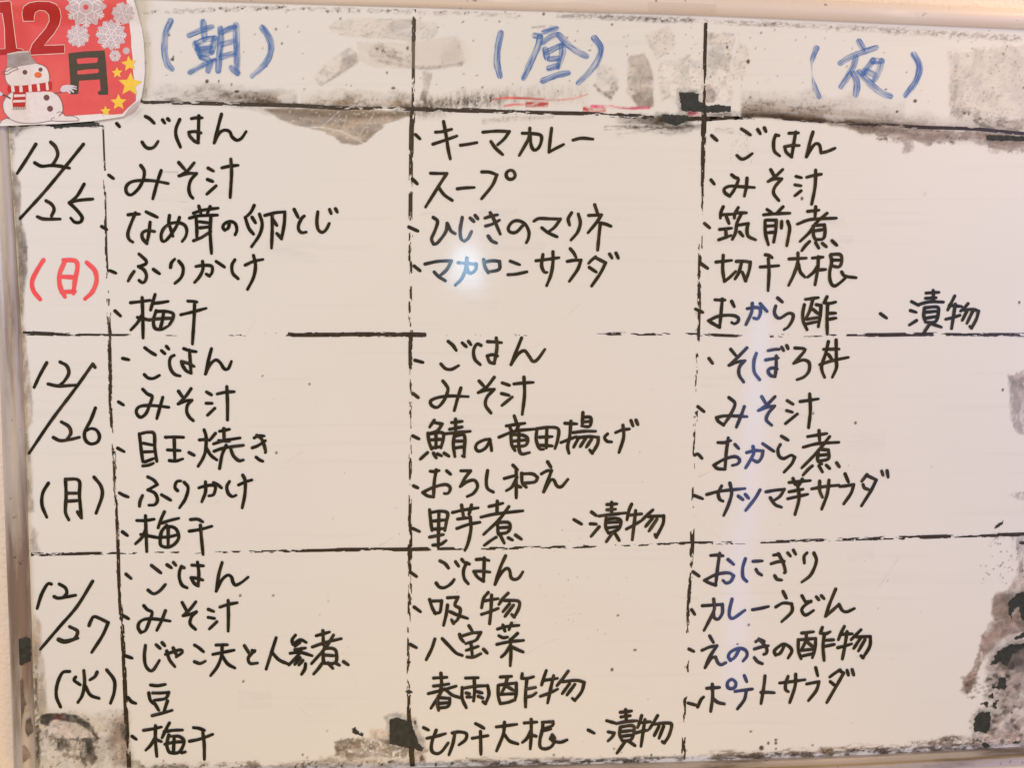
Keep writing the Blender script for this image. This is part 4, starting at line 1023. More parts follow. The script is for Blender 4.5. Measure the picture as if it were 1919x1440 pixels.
INK = """
B 290 20 8
S blue 12
H (朝)
235,150 165,320 145,500 150,650 190,800 255,870
515,365 690,290 860,235/725,165 735,300 745,430/610,490 650,600 690,680/620,490 760,430 900,410 880,520 850,620/640,570 840,540/680,650 860,620/700,690 790,720 830,780 800,900/530,920 720,820 900,740/985,265 990,450 970,650 950,900/1000,320 1200,240/1215,210 1225,500 1235,930 1150,850/1010,500 1180,450/1000,690 1190,640
1610,250 1700,380 1745,540 1700,720 1580,870 1460,980
B 910 30 8
H (昼)
230,250 195,400 175,560 175,720 215,900
740,290 820,300 790,450 700,640 570,930/880,230 1060,180/860,390 960,320 1080,270/1100,280 1230,420 1360,520 1510,600/895,500 920,620/920,540 1100,450 1150,440 1150,560 1090,760/960,640 1080,630/950,780 1080,740/860,970 1050,890 1240,850
1630,330 1715,450 1720,560 1650,720 1520,880 1390,1000
B 1500 60 8
H (夜)
240,240,1 190,380,.8 170,480,.3 180,640,.15 210,800,.7 280,970,.9
880,140 940,250/600,460 750,370 900,310 1140,230/830,380 790,520 700,680 610,820/790,620 840,720 850,820 830,940/1090,420 1020,520 950,620/1090,430 1220,430 1180,570 1110,710/1000,580 1120,640/880,600 980,700 1100,820 1220,910 1350,960
1700,335 1770,450 1785,560 1730,740 1580,950
S black 6.4
B 180 200
W ごはん
155,125 175,148
370,72 400,88 435,122/345,265 370,300 400,312 435,300 465,258/498,98 515,122/537,90 548,102
627,95 600,160 600,220 632,302/715,88 750,82 795,82/770,68 768,150 765,268 735,255 700,215 695,190 740,185 785,195
940,55 925,110 885,270 920,200 960,175 1000,185 1020,225 1055,250 1090,235 1125,185
W みそ汁
95,512 130,538
335,440 360,480 355,540 320,610 265,660 230,645 225,600 260,565 330,552 430,555 540,575/488,478 460,560 425,690
620,418 665,470/735,420 680,485 622,518 690,500 752,500 710,550 695,610 705,660 725,685
840,460 880,482/835,545 875,560/900,592 830,655/942,458 1000,445 1065,438/1010,392 1015,500 1005,680
B 180 370
W なめ茸の卵とじ
42,218 80,240
240,130 280,125 325,125/295,115 260,200 238,270 248,315 275,335/375,108 410,125 458,148/405,185 395,270 380,345 350,310 345,270 380,248 438,255
550,135 545,190 560,240 575,290/625,150 605,210 560,280 520,325 495,325 488,280 510,230 560,195 620,190 665,210 680,250 670,295 645,330
730,118 800,95 915,80/770,65 785,120/855,68 835,115/700,155 770,138 910,132/750,155 755,230 755,300/775,182 855,192/780,228 850,220/730,325 790,300 860,255/860,150 855,260 865,420
1000,190 990,230 965,245 950,225 965,195 1010,180 1045,200 1055,245 1042,280
1185,60 1160,110 1120,150/1118,150 1145,230 1180,275/1170,150 1195,190/1225,125 1245,200 1225,280 1165,370/1265,135 1340,115 1415,108 1410,200 1390,310 1355,270/1320,135 1320,250 1315,380/1325,165 1355,210
1485,90 1515,150/1560,140 1545,152 1520,200 1518,240 1540,264 1575,260
1662,108 1655,180 1665,240 1695,262 1725,240 1748,195/1750,90 1762,120/1795,85 1808,110
W ふりかけ
105,550 148,568
322,425 345,445 375,475 370,500 318,518 360,545 378,590 365,630 345,640 322,622/285,555 260,590 240,628/430,540 450,555 475,572
558,525 565,490 590,462 /620,478 650,520 650,570 630,610 590,645
748,518 800,510 865,515 870,560 850,590 825,575/798,480 800,540 775,595 738,638/900,480 930,500 962,522
1040,468 1018,510 1025,570 1065,610/1118,508 1180,480 1250,465/1180,435 1195,510 1180,600 1135,690
W 梅干
142,852 183,890
258,790 330,782 405,772/345,752 350,900 352,1055/345,880 310,940 260,995/310,900 355,910 400,922/442,728 425,785 408,845/430,795 490,788 540,780/450,850 430,920 440,980 490,990 540,965/450,855 520,855 575,870 575,910 550,955/395,918 480,910 580,905/505,870 495,930 480,985
688,778 725,780 755,785/635,880 720,860 825,832/738,805 735,900 722,1100
B 180 620
W ごはん
200,208 245,218
365,128 405,158 445,182/362,330 390,355 430,358 475,335/490,150 515,172/527,118 545,138
585,185 560,200 550,240 560,290 590,328 630,340/658,135 700,150 750,158/700,145 705,220 712,318 675,300 645,255 640,232 690,245 735,268
865,135 845,210 820,325 850,260 895,220 930,240 960,285 990,285 1015,230
W みそ汁
168,535 205,558
350,440 385,475 420,495 400,560 375,620 335,650 305,625 305,590 340,565 430,562 545,575/500,500 480,570 455,660
618,455 650,500/712,435 670,495 615,550 680,525 718,522 685,560 680,610 700,650 728,675
828,460 865,482/825,545 870,545/890,582 835,635/908,475 970,462 1035,458/980,420 985,540 985,670
W 目玉焼き
162,882 210,908
325,775 335,870 350,985/345,770 390,762 435,775 440,880 455,980/355,845 420,858/360,910 425,908/365,985 430,960/350,1015 390,1010 430,995
520,800 580,798 655,800/585,805 590,970/535,895 630,900/550,975 600,978 650,962/697,915 735,935
810,745 825,800 820,900 800,960 765,1018/775,820 835,815/895,770 850,825/825,880 860,935 905,970/925,755 1000,740/958,735 960,830/880,850 960,825 1080,805/885,905 960,880 1105,860/920,825 1000,830/975,860 945,930 925,1035/1010,890 1030,940 1070,975 1105,970
1185,805 1215,790 1260,790/1205,785 1245,820 1270,900 1268,915/1170,880 1215,862 1270,825/1200,950 1225,970 1250,980
B 180 790
W ふりかけ
175,538 205,555 240,568
388,418 430,440 460,475 388,515 440,540 460,590 440,625 395,630/348,558 330,600 325,638/490,552 525,572 558,592
610,520 592,500 595,470 610,450 635,448/660,458 690,500 670,580 625,650
770,500 820,485 880,480 895,500 880,550 845,560/820,455 820,530 792,605/880,460 910,475 940,500
1000,452 980,490 990,540 1020,565 1050,555/1068,478 1120,455 1168,440/1100,405 1118,450 1115,550 1095,650
W 梅干
198,830 235,858
305,745 370,745 435,735/370,710 375,850 380,978/375,800 345,870 295,920/335,850 400,862 470,875/512,680 485,740 465,800/490,765 550,745 620,728/530,780 490,830 480,900 490,935 540,945 590,920 620,870 600,810 555,790 510,800/540,800 540,930/475,870 540,868 620,850
708,738 760,735 800,755/698,825 780,812 868,788/782,780 790,880 802,1000
B 180 1030
W ごはん
225,188 262,220
415,122 485,178/390,308 430,335 475,315 520,265/532,118 565,140/580,100 598,122
660,140 640,130 625,170 625,220 645,270 682,290/718,120 805,125/760,98 770,180 765,275 735,255 712,215 750,218 800,232
945,100 920,190 900,315 940,235 985,195 1015,210 1025,245 1045,270 1090,250 1140,210
W みそ汁
205,500 243,522
358,425 385,455 420,475 400,540 370,610 335,625 315,590 325,550 370,525 450,525 555,540/520,462 490,540 455,610
645,400 680,465/748,395 705,450 652,500 700,490 752,470 715,510 705,560 745,602
842,452 882,468/840,512 888,520/905,545 848,600/928,435 990,415 1058,402/990,385 992,500 990,615
W じゃこ天と人参煮
218,800 270,818
370,722 362,800 370,870 400,910 430,905 475,835/450,718 480,745/495,702 515,725
520,790 580,770 635,755 645,775 600,810/578,742 605,800/530,765 550,830 590,882
738,720 770,740 805,770/738,845 780,858 820,840
900,720 950,718 985,718/875,790 950,775 1035,758/945,720 940,800 910,880 858,950/945,800 985,860 1040,892
1112,725 1150,785/1190,762 1165,785 1140,820 1155,858 1210,855/1170,760 1188,770
1350,665 1320,760 1275,900/1315,770 1370,830 1440,862
1495,645 1470,680 1475,715 1530,680 1575,700/1530,700 1490,730/1490,755 1570,742/1455,782 1530,775 1620,800/1540,745 1520,790 1445,870/1530,815 1490,865/1550,835 1520,870/1570,860 1565,900 1540,940
1650,650 1750,622/1700,612 1705,720/1620,735 1720,700 1838,672/1780,645 1720,740 1615,860/1700,770 1705,840 1720,855/1710,745 1770,745 1800,770 1795,850 1710,860/1715,795 1790,800/1700,850 1660,905 1630,938/1740,855 1775,895/1795,855 1825,872/1855,845 1890,868
B 180 1170
W 豆
240,555 265,585 298,598
408,460 460,465 520,455/395,520 405,570 430,600/425,520 480,520 545,515 520,560 435,575/440,600 470,650/535,580 510,655/420,690 480,675 570,650
W 梅干
270,845 302,868
355,800 420,790 490,775/445,765 445,880 455,995/445,850 410,910 372,950/450,870 490,885/550,745 525,790 495,855/510,810 580,800 648,798/545,835 530,900 540,950 560,968 620,965 655,910 655,870 620,845 560,845/515,905 580,890 655,885/585,860 580,960/640,970 670,962
730,780 770,785 812,800/700,882 780,865 875,830/800,815 810,900 812,1018
B 760 210
W キーマカレー
75,168 108,200
225,150 280,145 345,128/205,240 290,212 385,178/285,70 305,180 320,280 335,350
412,248 470,240 535,228
580,150 680,142 778,145 740,200 690,245/640,220 675,270 728,318
875,158 950,160 1015,175 1015,230 990,275 960,282 940,240 935,160/932,120 925,190 895,250 852,325
1095,120 1085,200 1075,300 1120,275 1185,242
1255,210 1320,195 1405,202
W スープ
52,502 88,538
188,458 250,460 310,460 270,520 220,600 150,712/245,560 290,620 350,662
388,575 450,568 515,565
572,448 630,450 685,470 650,550 570,650/787,435 760,450 755,480 775,502 805,500 822,475 810,445 787,435
W ひじきのマリネ
25,862 92,892
208,790 240,820 220,890 195,950 210,990 240,980 300,900 312,835 340,890 372,912
425,790 410,880 415,945 440,970 470,945 495,895/485,795 512,820/522,775 542,800
595,795 640,780 690,770/600,855 650,840 705,810/635,755 665,810 710,915/620,930 645,965 682,982
880,850 830,900 785,900 770,870 800,825 850,815 900,845 925,900 920,950 905,980
962,818 1000,798 1080,800 1160,802 1120,860 1070,900/1022,868 1070,905 1135,935
1245,755 1220,800 1230,848/1295,765 1310,830 1290,900 1240,960
1418,695 1440,760/1372,775 1470,770 1430,830 1368,905/1455,830 1500,840 1540,856/1460,835 1450,930 1440,1035
B 760 380
W マカロニサラダ
65,475 108,510
145,460 240,440 345,435 310,500 255,550/215,520 250,555 298,585
395,450 460,455 530,460 525,500 490,530 465,510 460,455/460,415 450,500 420,570 372,620
585,425 595,480 620,525/595,445 650,435 705,440 700,500 615,520
785,438 855,465/768,540 830,535 910,518
978,435 1060,425 1150,412/1030,388 1020,470 1040,520 1060,522/1105,368 1105,450 1090,540 1058,622
1235,345 1260,375 1278,408/1212,440 1260,432 1315,430 1290,500 1228,590
1425,405 1395,430 1372,455/1420,410 1500,450 1460,530 1395,625/1378,485 1430,520/1530,385 1548,415/1578,378 1595,415
B 760 620
W ごはん
70,222 130,238
320,80 355,110 380,148/265,250 300,285 345,290 398,262/425,92 455,120/472,80 490,105
565,110 535,100 510,150 520,215 560,255/615,82 670,85 720,90/680,55 685,130 665,245 630,235 612,190 650,180 690,190
870,55 840,130 790,255 840,180 890,150 925,190 955,230 990,215 1045,140
W みそ汁
55,470 95,502
280,378 305,410 318,445 290,520 240,575 195,560 190,525 250,500 340,490 470,495/415,430 390,510 365,600
552,378 590,420/665,350 610,420 545,465 610,445 665,440 610,500 600,560 640,618
725,392 778,410/720,472 775,485/800,498 722,562/812,400 890,392 958,388/888,350 892,480 875,628
W 鯖の竜田揚げ
55,790 100,812
215,672 180,725/215,690 275,700 240,750 180,770/168,770 175,830 195,890/180,775 270,765 285,800 265,880/190,820 275,815/195,880 265,870/228,770 228,880/165,915 110,965/210,920 230,955/240,925 270,940/290,920 325,942/375,665 375,760/345,690 425,680/330,740 425,722/290,775 380,765 485,755/365,790 358,860 370,945/365,795 430,780 445,810 440,900 440,945 425,940/375,830 440,828/375,880 440,870
635,820 600,880 550,905 525,880 540,845 590,820 630,815 640,860 645,900
815,640 835,700/755,715 820,705 895,695/780,720 800,765/850,705 830,755/700,800 820,755 970,738/790,780 795,850 820,900/800,780 880,785 915,810 900,860 820,870/800,830 900,820/850,770 850,880 870,925 930,915
985,735 980,820 1005,885 1035,890/990,735 1080,725 1145,740 1140,820 1120,885/1060,730 1055,880/1005,800 1100,795/1010,860 1100,865
1195,695 1285,700/1240,680 1230,800 1215,870 1225,920/1165,840 1230,815 1280,795/1330,615 1325,700/1335,650 1385,650 1390,690 1375,720 1320,715/1335,685 1380,680/1255,765 1340,755 1425,755/1300,800 1260,875/1285,805 1370,795 1445,800 1440,850 1400,920 1380,895/1350,810 1310,870/1395,815 1355,875
1515,775 1492,800 1510,830 1545,835/1575,765 1625,745 1678,738/1630,710 1635,800 1600,915/1690,675 1705,715/1728,672 1742,705
B 780 780
W おろし和え
-20,525 12,540
105,415 140,418 172,410/150,405 135,500 130,608 85,600 48,575 130,535 220,515 255,540 240,580 210,582/228,412 258,438
335,412 408,412 370,460 330,530 390,490 440,485 460,530 430,580 382,605
535,410 525,490 535,545 578,572
725,370 760,405/660,470 750,445/750,405 750,520 750,615/755,460 720,530 675,562/755,525 785,535/790,430 795,500 825,535/795,435 870,435 910,460 890,495 805,505
985,345 1010,385/938,435 980,412 1015,410 985,490 955,570 1000,490 1030,480 1055,525 1090,530 1138,475
W 里芋煮
-25,845 25,868
100,705 110,800 118,860/110,725 180,715 235,730 225,800 215,860/120,790 220,780/125,850 205,845/170,730 165,985/100,910 205,890/125,970 180,965 225,935
272,725 360,705 465,690/340,670 355,760/415,668 395,740/310,775 385,765/305,845 390,815 478,798/405,760 410,850 390,950 365,1010
545,680 610,665 650,655/608,640 605,730/485,760 600,735 800,712/695,680 620,780 505,890/610,820 615,880 635,900/605,800 690,800 705,840 680,875 620,885/620,840 695,835/600,910 560,935 510,972/635,905 660,955/690,915 722,932/745,895 788,925
W 漬物
1182,778 1240,812
1315,722 1350,748/1305,810 1350,812/1372,832 1310,905/1430,665 1505,660/1465,648 1465,730/1430,705 1495,700/1370,752 1460,740 1570,728/1425,770 1420,830 1440,880/1425,775 1500,768 1535,790 1515,850 1440,880/1435,800 1525,795/1435,840 1520,830/1470,880 1425,945/1490,880 1522,935
1615,662 1595,710 1580,780/1600,745 1690,735/1645,710 1635,800 1620,930/1575,850 1640,815 1690,785/1775,705 1730,745 1690,785/1740,755 1855,750 1850,810 1800,910 1790,890/1770,770 1720,830/1805,775 1745,865
B 770 1020
W ごはん
-5,212 42,245
218,128 255,148 282,182/190,295 215,325 255,328 300,300 325,268/335,135 358,168/382,118 400,140
438,152 418,142 395,200 400,260 430,300/490,118 540,115 585,125/550,105 548,190 545,280 500,250 472,208 520,205 592,212
710,90 670,180 630,305 670,230 715,185 740,200 750,250 775,268 810,255 840,210
W 吸物
25,475 72,510
140,418 160,480 185,525/150,430 230,428 225,480 215,515 175,520/275,460 265,530 245,612/275,405 355,400 330,460 370,490 355,560 320,598 305,570/295,510 350,535 425,560
580,365 545,410 530,480/545,430 600,420 655,412/605,385 600,500 590,600/530,530 590,510 655,485/730,370 690,410 660,455/700,425 805,430 810,480 775,550 755,530/740,450 690,510/770,460 705,545
W 八宝菜
-5,755 42,780
180,715 155,790 115,870/235,712 290,770 340,820 385,838
435,615 460,655/365,680 375,710 395,735/390,690 460,670 525,665 510,690 485,725 410,750/450,740 460,830/415,800 505,770/420,850 470,850 525,825/545,792 572,820
650,640 720,620 810,612/690,610 705,655/755,595 735,645/660,690 690,705 725,700/800,672 770,700 745,720/645,755 740,735 845,725/745,720 750,820 745,915/740,770 710,820 678,850/760,775 800,795 842,812
B 780 1170
W 春雨酢物
130,408 180,405 230,402/185,372 190,450 180,500/130,468 185,462 245,452/90,525 190,500 300,468/200,490 160,560 110,635/215,490 270,535 330,555/165,545 160,600 168,650/170,555 250,560 250,600 230,625 175,632/175,598 240,592
370,408 465,405/435,425 438,500 430,580/345,480 345,560 375,630/350,485 440,470 535,465 545,530 520,600 500,585/375,520 400,525/380,550 410,550/460,510 495,520/465,545 500,558
630,400 715,395/685,400 665,470 640,520/615,465 615,540 630,600/620,460 750,445 750,520 740,575/680,470 730,500/635,530 740,525/630,600 690,590 740,570/795,375 790,410 835,410 880,398/830,415 820,520 820,625/830,490 895,478/830,550 870,540 900,518
975,352 955,410 940,460/960,425 1060,410/1030,390 1010,480 985,595/930,545 1000,520 1062,490/1140,355 1100,410 1055,465/1100,435 1200,425 1260,440 1240,510 1190,575 1170,560/1150,450 1095,525/1190,455 1130,535
W 切干大根
55,780 92,798
80,860 150,845 220,825/150,800 120,880 115,950 150,975 190,960 240,895/270,820 320,812 375,825 370,870 320,910/290,820 275,900 245,985
445,750 475,765 508,785/420,860 480,850 538,840/482,810 485,980
600,775 680,765 755,755/662,740 655,820 630,890 602,955/660,830 700,880 762,902
810,745 905,738/862,718 862,830 855,940/860,800 830,860 795,892/865,835 900,845/950,745 945,800 928,870 930,925 965,940 1010,925 1040,885/945,740 1025,735 1020,765 955,790/940,805 1010,790/1005,865 1020,835 1040,860 1020,880 1080,890 1132,872
W 漬物
1290,798 1335,822
1428,728 1490,745/1440,812 1485,820 1470,850 1438,880/1530,665 1615,655/1570,645 1575,730/1535,700 1605,690/1500,750 1570,735 1655,728/1530,780 1525,830 1545,880/1530,775 1620,765 1635,800 1610,870 1545,880/1540,810 1625,800/1545,845 1620,835/1570,880 1505,972/1590,880 1640,915
1690,690 1675,740 1660,780/1670,745 1755,735/1715,720 1700,820 1685,920/1645,820 1700,805 1735,800/1810,690 1780,740 1748,790/1770,755 1880,745 1915,760 1895,840 1860,895 1845,885/1820,770 1785,840/1855,770 1820,860
B 1290 210
W ごはん
175,175 215,212
398,125 430,145 465,170/365,325 395,350 430,345 480,310/520,130 540,162/570,118 582,145
678,175 655,170 640,220 645,290 685,328/755,158 825,155/805,148 790,240 775,335 735,300 722,260 770,250 832,250
935,148 910,230 885,335 930,260 960,235 985,250 995,305 1040,295 1100,270
W みそ汁
170,508 195,540
325,470 350,490 375,505 345,580 310,630 275,605 270,575 310,555 380,558 495,565/440,495 435,560 420,630
618,432 645,480/708,430 655,480 598,520 650,500 700,500 650,560 640,610 678,662
808,482 848,492/800,545 845,552/845,590 798,628/888,488 940,475 998,465/955,435 950,560 925,690
B 1290 370
W 筑前煮
122,195 160,228
262,70 245,110 240,155/245,130 335,125/280,130 305,195/375,75 350,120 345,155/355,115 435,115/400,120 365,190 355,260 330,315/235,240 325,230/280,235 285,300/228,318 320,285/360,210 450,195 440,240 450,290 505,318/385,260 410,290
590,90 625,115/710,70 665,115/565,130 660,122 762,118/575,175 578,270 600,355/580,170 660,170 655,250 640,335/590,215 650,212/590,265 650,260/700,180 698,230/745,180 760,230 750,300 738,362
895,105 980,95/955,70 950,150/818,200 920,165 1110,155/1040,118 960,190 910,260 838,330/935,215 940,290 960,320/945,210 1020,205 1025,260 1010,310 950,315/950,250 1015,240/910,330 880,360 850,400/955,340 978,380/1005,345 1035,370/1078,325 1112,358
W 切干大根
88,492 145,532
208,485 325,472/262,435 258,540 270,630 310,600 355,555/360,480 410,478 465,485 455,550 430,625 405,560/400,485 380,560 350,612
578,430 605,435 628,452/540,522 605,518 678,512/600,460 605,560 598,700
755,462 885,455/822,418 820,490 790,580 752,660/825,500 840,560 875,598
930,455 1010,448/975,445 970,540 950,655/965,520 940,560 895,598/970,545 1030,540/1065,435 1075,480 1060,560 1065,630 1095,665 1150,630 1190,590/1070,428 1140,430 1150,480 1130,520 1080,515/1080,470 1140,470/1150,560 1175,590 1258,602
W おから酢
55,838 108,862
200,768 235,770 275,770/255,762 245,870 235,975 190,950 150,925 230,890 330,885 375,905 370,935 345,948 325,938/325,780 345,820
442,835 495,825 540,830 540,870 520,910 490,905/480,795 475,860 432,955/540,798 590,855
670,755 705,785/655,815 645,860 660,895 690,905 750,870 785,880 780,920 750,970 718,992
878,765 975,752/935,760 910,850 880,910/870,805 858,870 862,930 890,992/960,805 995,810 990,880 975,970/935,840 970,870/885,915 980,900/880,950 975,930/1040,745 1018,790 1060,795 1105,785/1045,800 1040,900 1042,1025/1050,870 1105,868/1050,915 1108,905
B 1500 520 4.58
W 漬物
688,312 740,350
955,208 1015,240/945,285 995,300/998,370 935,410/1080,135 1190,128/1140,112 1145,210/1075,180 1165,175/1010,235 1110,210 1228,212/1065,265 1060,330 1075,385/1070,260 1175,255 1185,300 1160,380 1080,385/1075,300 1175,290/1080,350 1170,335/1110,400 1060,475/1130,400 1210,428
1325,160 1295,220 1265,280/1280,240 1385,250/1330,230 1315,330 1298,440/1248,360 1310,345 1370,325/1440,225 1400,270 1375,290/1400,280 1480,275 1530,290 1510,360 1470,435 1455,420/1430,290 1390,370/1480,290 1430,395
B 1290 630
W そぼろ丼
155,168 182,205
318,100 355,145/440,88 370,160 305,220 370,195 425,185 385,230 380,290 415,345
510,130 492,190 495,270 535,328/598,110 650,100 680,100/580,180 625,172 675,165/660,150 658,240 650,305 615,295 598,260 625,240 668,248/700,85 715,110/738,72 748,95
800,90 865,95 870,115 790,205 860,180 905,200 905,260 870,305 815,328
1015,100 1130,98/985,215 1080,185 1200,160/1050,42 1030,130 1000,220 1005,270 1022,310/1108,30 1110,180 1110,240 1080,310/1050,138 1072,168
W みそ汁
72,530 118,568
305,462 350,510 310,600 265,668 225,640 210,612 270,600 350,600 440,605/420,530 395,600 360,685
550,455 580,505/650,455 590,515 525,560 590,535 648,525 600,580 585,630 625,670
742,485 785,512/738,560 780,572/818,585 728,658/838,492 910,482 975,472/910,435 915,560 902,688
W おから煮
50,895 70,885 102,918
222,800 270,800 318,785/300,765 285,870 275,1000 220,995 190,970 270,925 350,905 385,930 370,960 330,972/350,815 378,845
438,875 500,860 560,862 550,910 520,945 485,930/485,830 490,880 460,940 430,990/558,808 640,865
698,752 748,782/690,815 672,850 680,900 715,920 770,895 798,910 775,960 718,1022
895,755 1038,732/980,710 985,790/862,835 970,808 1128,798/1060,755 1000,830 930,910 850,990/975,860 970,930 1000,960/985,850 1050,855 1050,920 980,940/985,895 1045,890/930,975 900,1000 860,1045/980,975 1005,1020/1035,970 1060,995/1112,952 1132,982
B 1290 780
W サツマ芋サラダ
45,597 108,622
138,590 240,565 425,545/250,525 225,580 235,625 260,640/312,505 325,580 300,670 265,748
375,602 410,628/428,590 452,618/538,555 500,620 430,710
582,570 650,558 720,550 690,600 650,630/615,615 650,665 698,685
755,500 830,492 915,485/785,470 800,515/855,475 830,520/755,570 860,550/745,622 820,605 895,588/820,520 830,620 800,740
925,548 1020,530 1130,520/985,490 985,560 1005,610/1055,482 1040,590 1000,700
1175,435 1200,495/1135,530 1180,525 1240,515 1220,580 1165,660
1340,440 1300,490/1335,445 1410,480 1370,560 1298,675/1310,515 1320,540 1350,552/1450,415 1460,445/1490,412 1498,460
B 1270 1000
W おにぎり
115,290 160,322
248,168 290,165 340,170/315,152 300,260 285,390 240,375 200,355 290,310 380,298 420,320 400,360 365,375 340,355/378,198 420,235
508,192 488,260 490,330 518,362/565,212 635,208/588,272 600,295 630,315
720,165 765,158/700,230 750,215 800,210/755,155 790,220 808,290 800,298/728,320 745,345 780,352/825,148 845,172/868,128 885,158
970,148 948,175 950,225/1022,150 1040,210 1000,310 930,368
W カレーうどん
105,575 128,610
185,545 335,535 335,600 305,645 275,635 270,600/270,495 275,570 245,640 198,730
408,495 390,570 388,620 415,640 505,578
560,575 620,565 682,550
790,438 815,488/735,555 790,525 855,530 855,590 780,665
932,470 960,520/1000,510 950,545 930,580 960,615 1020,580/975,515 1000,515/1040,478 1058,500/1078,470 1098,492
1185,420 1140,530 1108,625 1160,580 1210,535 1235,580 1270,590 1325,565
W えのきの酢物
85,870 122,888
240,772 268,820/182,880 240,855 295,845 240,930 205,1010 250,940 285,930 300,970 325,988 362,972
465,865 430,930 395,955 380,925 400,890 460,865 510,880 520,920 490,960
585,815 615,800 650,812/575,870 625,855 680,845/610,795 665,860 665,900 645,910/575,935 600,965 635,980
800,845 770,900 735,915 725,885 760,850 800,832 845,860 855,890 828,938
930,750 1020,740/965,750 960,810 925,880/905,800 905,880 925,942/920,800 1035,790 1030,860 1010,935/975,820 1010,850/930,880 1020,870/925,925 1010,905/1085,708 1070,750 1110,755 1145,740/1100,760 1090,850 1098,955/1105,805 1170,800/1105,850 1175,835
1250,700 1225,750 1205,800/1225,760 1310,755/1270,740 1255,840 1235,945/1200,860 1260,845 1305,830/1375,725 1345,755 1300,800/1340,780 1445,775 1440,850 1390,935 1375,920/1370,790 1320,865/1405,800 1355,885
B 1270 1170
W ポテトサラダ
78,595 140,612
150,625 175,570 195,550/218,485 315,478/260,455 262,550 248,658/265,560 300,590 350,602/405,418 375,440 375,475 400,488 430,475 435,440 405,418
500,390 518,435/430,508 500,498 560,490/515,500 500,570 448,640
655,392 645,480 625,600/625,515 680,515 725,518
765,445 850,435 955,420/828,395 810,450 810,495 830,510/885,380 880,470 840,592
1035,330 1050,390/968,452 1060,435 1040,500 980,578
1220,345 1180,370 1140,400/1210,350 1245,370 1200,450 1118,592/1145,435 1175,460/1270,350 1280,385/1308,345 1320,385
B 0 230
S black 6.5
D 12/25
268,160 200,270 128,380
380,145 415,180 432,240 400,305 380,318/260,300 310,325 380,320 450,325 520,340
625,160 480,340 330,520 150,718
345,585 385,610 405,650 385,700/280,705 330,722 450,722
630,460 580,545 525,595 600,580 695,572/520,600 580,660 615,710 600,745 560,745 530,715
S red 8.2
D (日)
325,1030 275,1110 240,1190 250,1260 300,1325
475,1030 560,1035 580,1080 560,1190 550,1280/480,1050 445,1140 450,1230 485,1305/470,1155 565,1160/460,1270 560,1265
650,1048 710,1110 722,1190 690,1270 635,1322
B 0 640
S black 6.5
D 12/26
350,160 300,250 255,345
450,155 500,185 515,240 480,300 450,325/360,320 440,335 570,328
712,195 695,170 560,360 380,600 218,840
460,605 515,640 530,690 500,735/400,722 450,745 520,738 595,720
715,500 680,590 635,680 640,740 680,770 730,755 745,710 720,665 680,655 650,670
D (月)
362,1065 320,1140 315,1230 350,1320
490,1035 495,1160 490,1280 515,1340/490,1035 590,1045 595,1160 610,1325 580,1280/505,1140 580,1140/505,1200 585,1195
705,1020 755,1085 765,1160 720,1290
B 0 1040 3.6
D 12/27
345,200 320,200 280,270 250,365
400,200 440,225 450,260 430,285/365,285 400,295 510,275
625,180 520,350 400,490 272,640
470,488 520,515 518,545 500,572/395,575,1.2 440,588,1.4 525,565,1
600,480 615,445 640,420 730,460 690,550 618,662
D (火)
470,790 420,800 385,880 380,960 408,1030
510,828 500,850 540,880/655,795 640,825 605,848/565,785 570,870 555,950 525,1000/575,890 610,950 668,972
720,780 770,850 770,930 745,1005
"""
write(INK)

# ---------------------------------------------------------------- the December card hanging over the top left corner
def card_h(u, v):
    """height of the paper above the board: nearly flat, lifting at its right edge and its lower right corner"""
    u = np.asarray(u, float); v = np.asarray(v, float)
    # the sheet rides over the left and the top rail and comes down onto the board
    over = np.maximum(np.clip((70 - u) / 62, 0, 1), np.clip((52 - v) / 48, 0, 1))
    base = 0.0026 + 0.0078 * over * over * (3 - 2 * over)
    right = 0.0022 * np.clip((u - 225) / 45, 0, 1) ** 2
    low = 0.0014 * np.clip((v - 200) / 35, 0, 1) ** 1.6
    # signed distance past the fold line (222,224)-(270,172)
    d = ((u - 222) * 52 + (v - 224) * 48) / 70.8
    return base + right + low + 0.0060 * np.clip(d / 16, 0, 1.3) ** 2


CARD = [(-34, -30), (243, -30), (251, 0), (256, 18), (260, 33), (266, 55), (269, 75), (271, 105), (271.5, 134), (269, 160), (265, 182), (262, 188), (250, 196), (240, 207), (232, 218), (220, 220), (200, 223), (172, 227), (146, 229), (110, 232), (73, 233), (30, 235), (0, 236), (-34, 237)]


def m_print(name, rgb, rough=0.62, spec=0.3, var=0.05, scale=220):
    return mat_plain(name, rgb, rough, spec, var, scale)


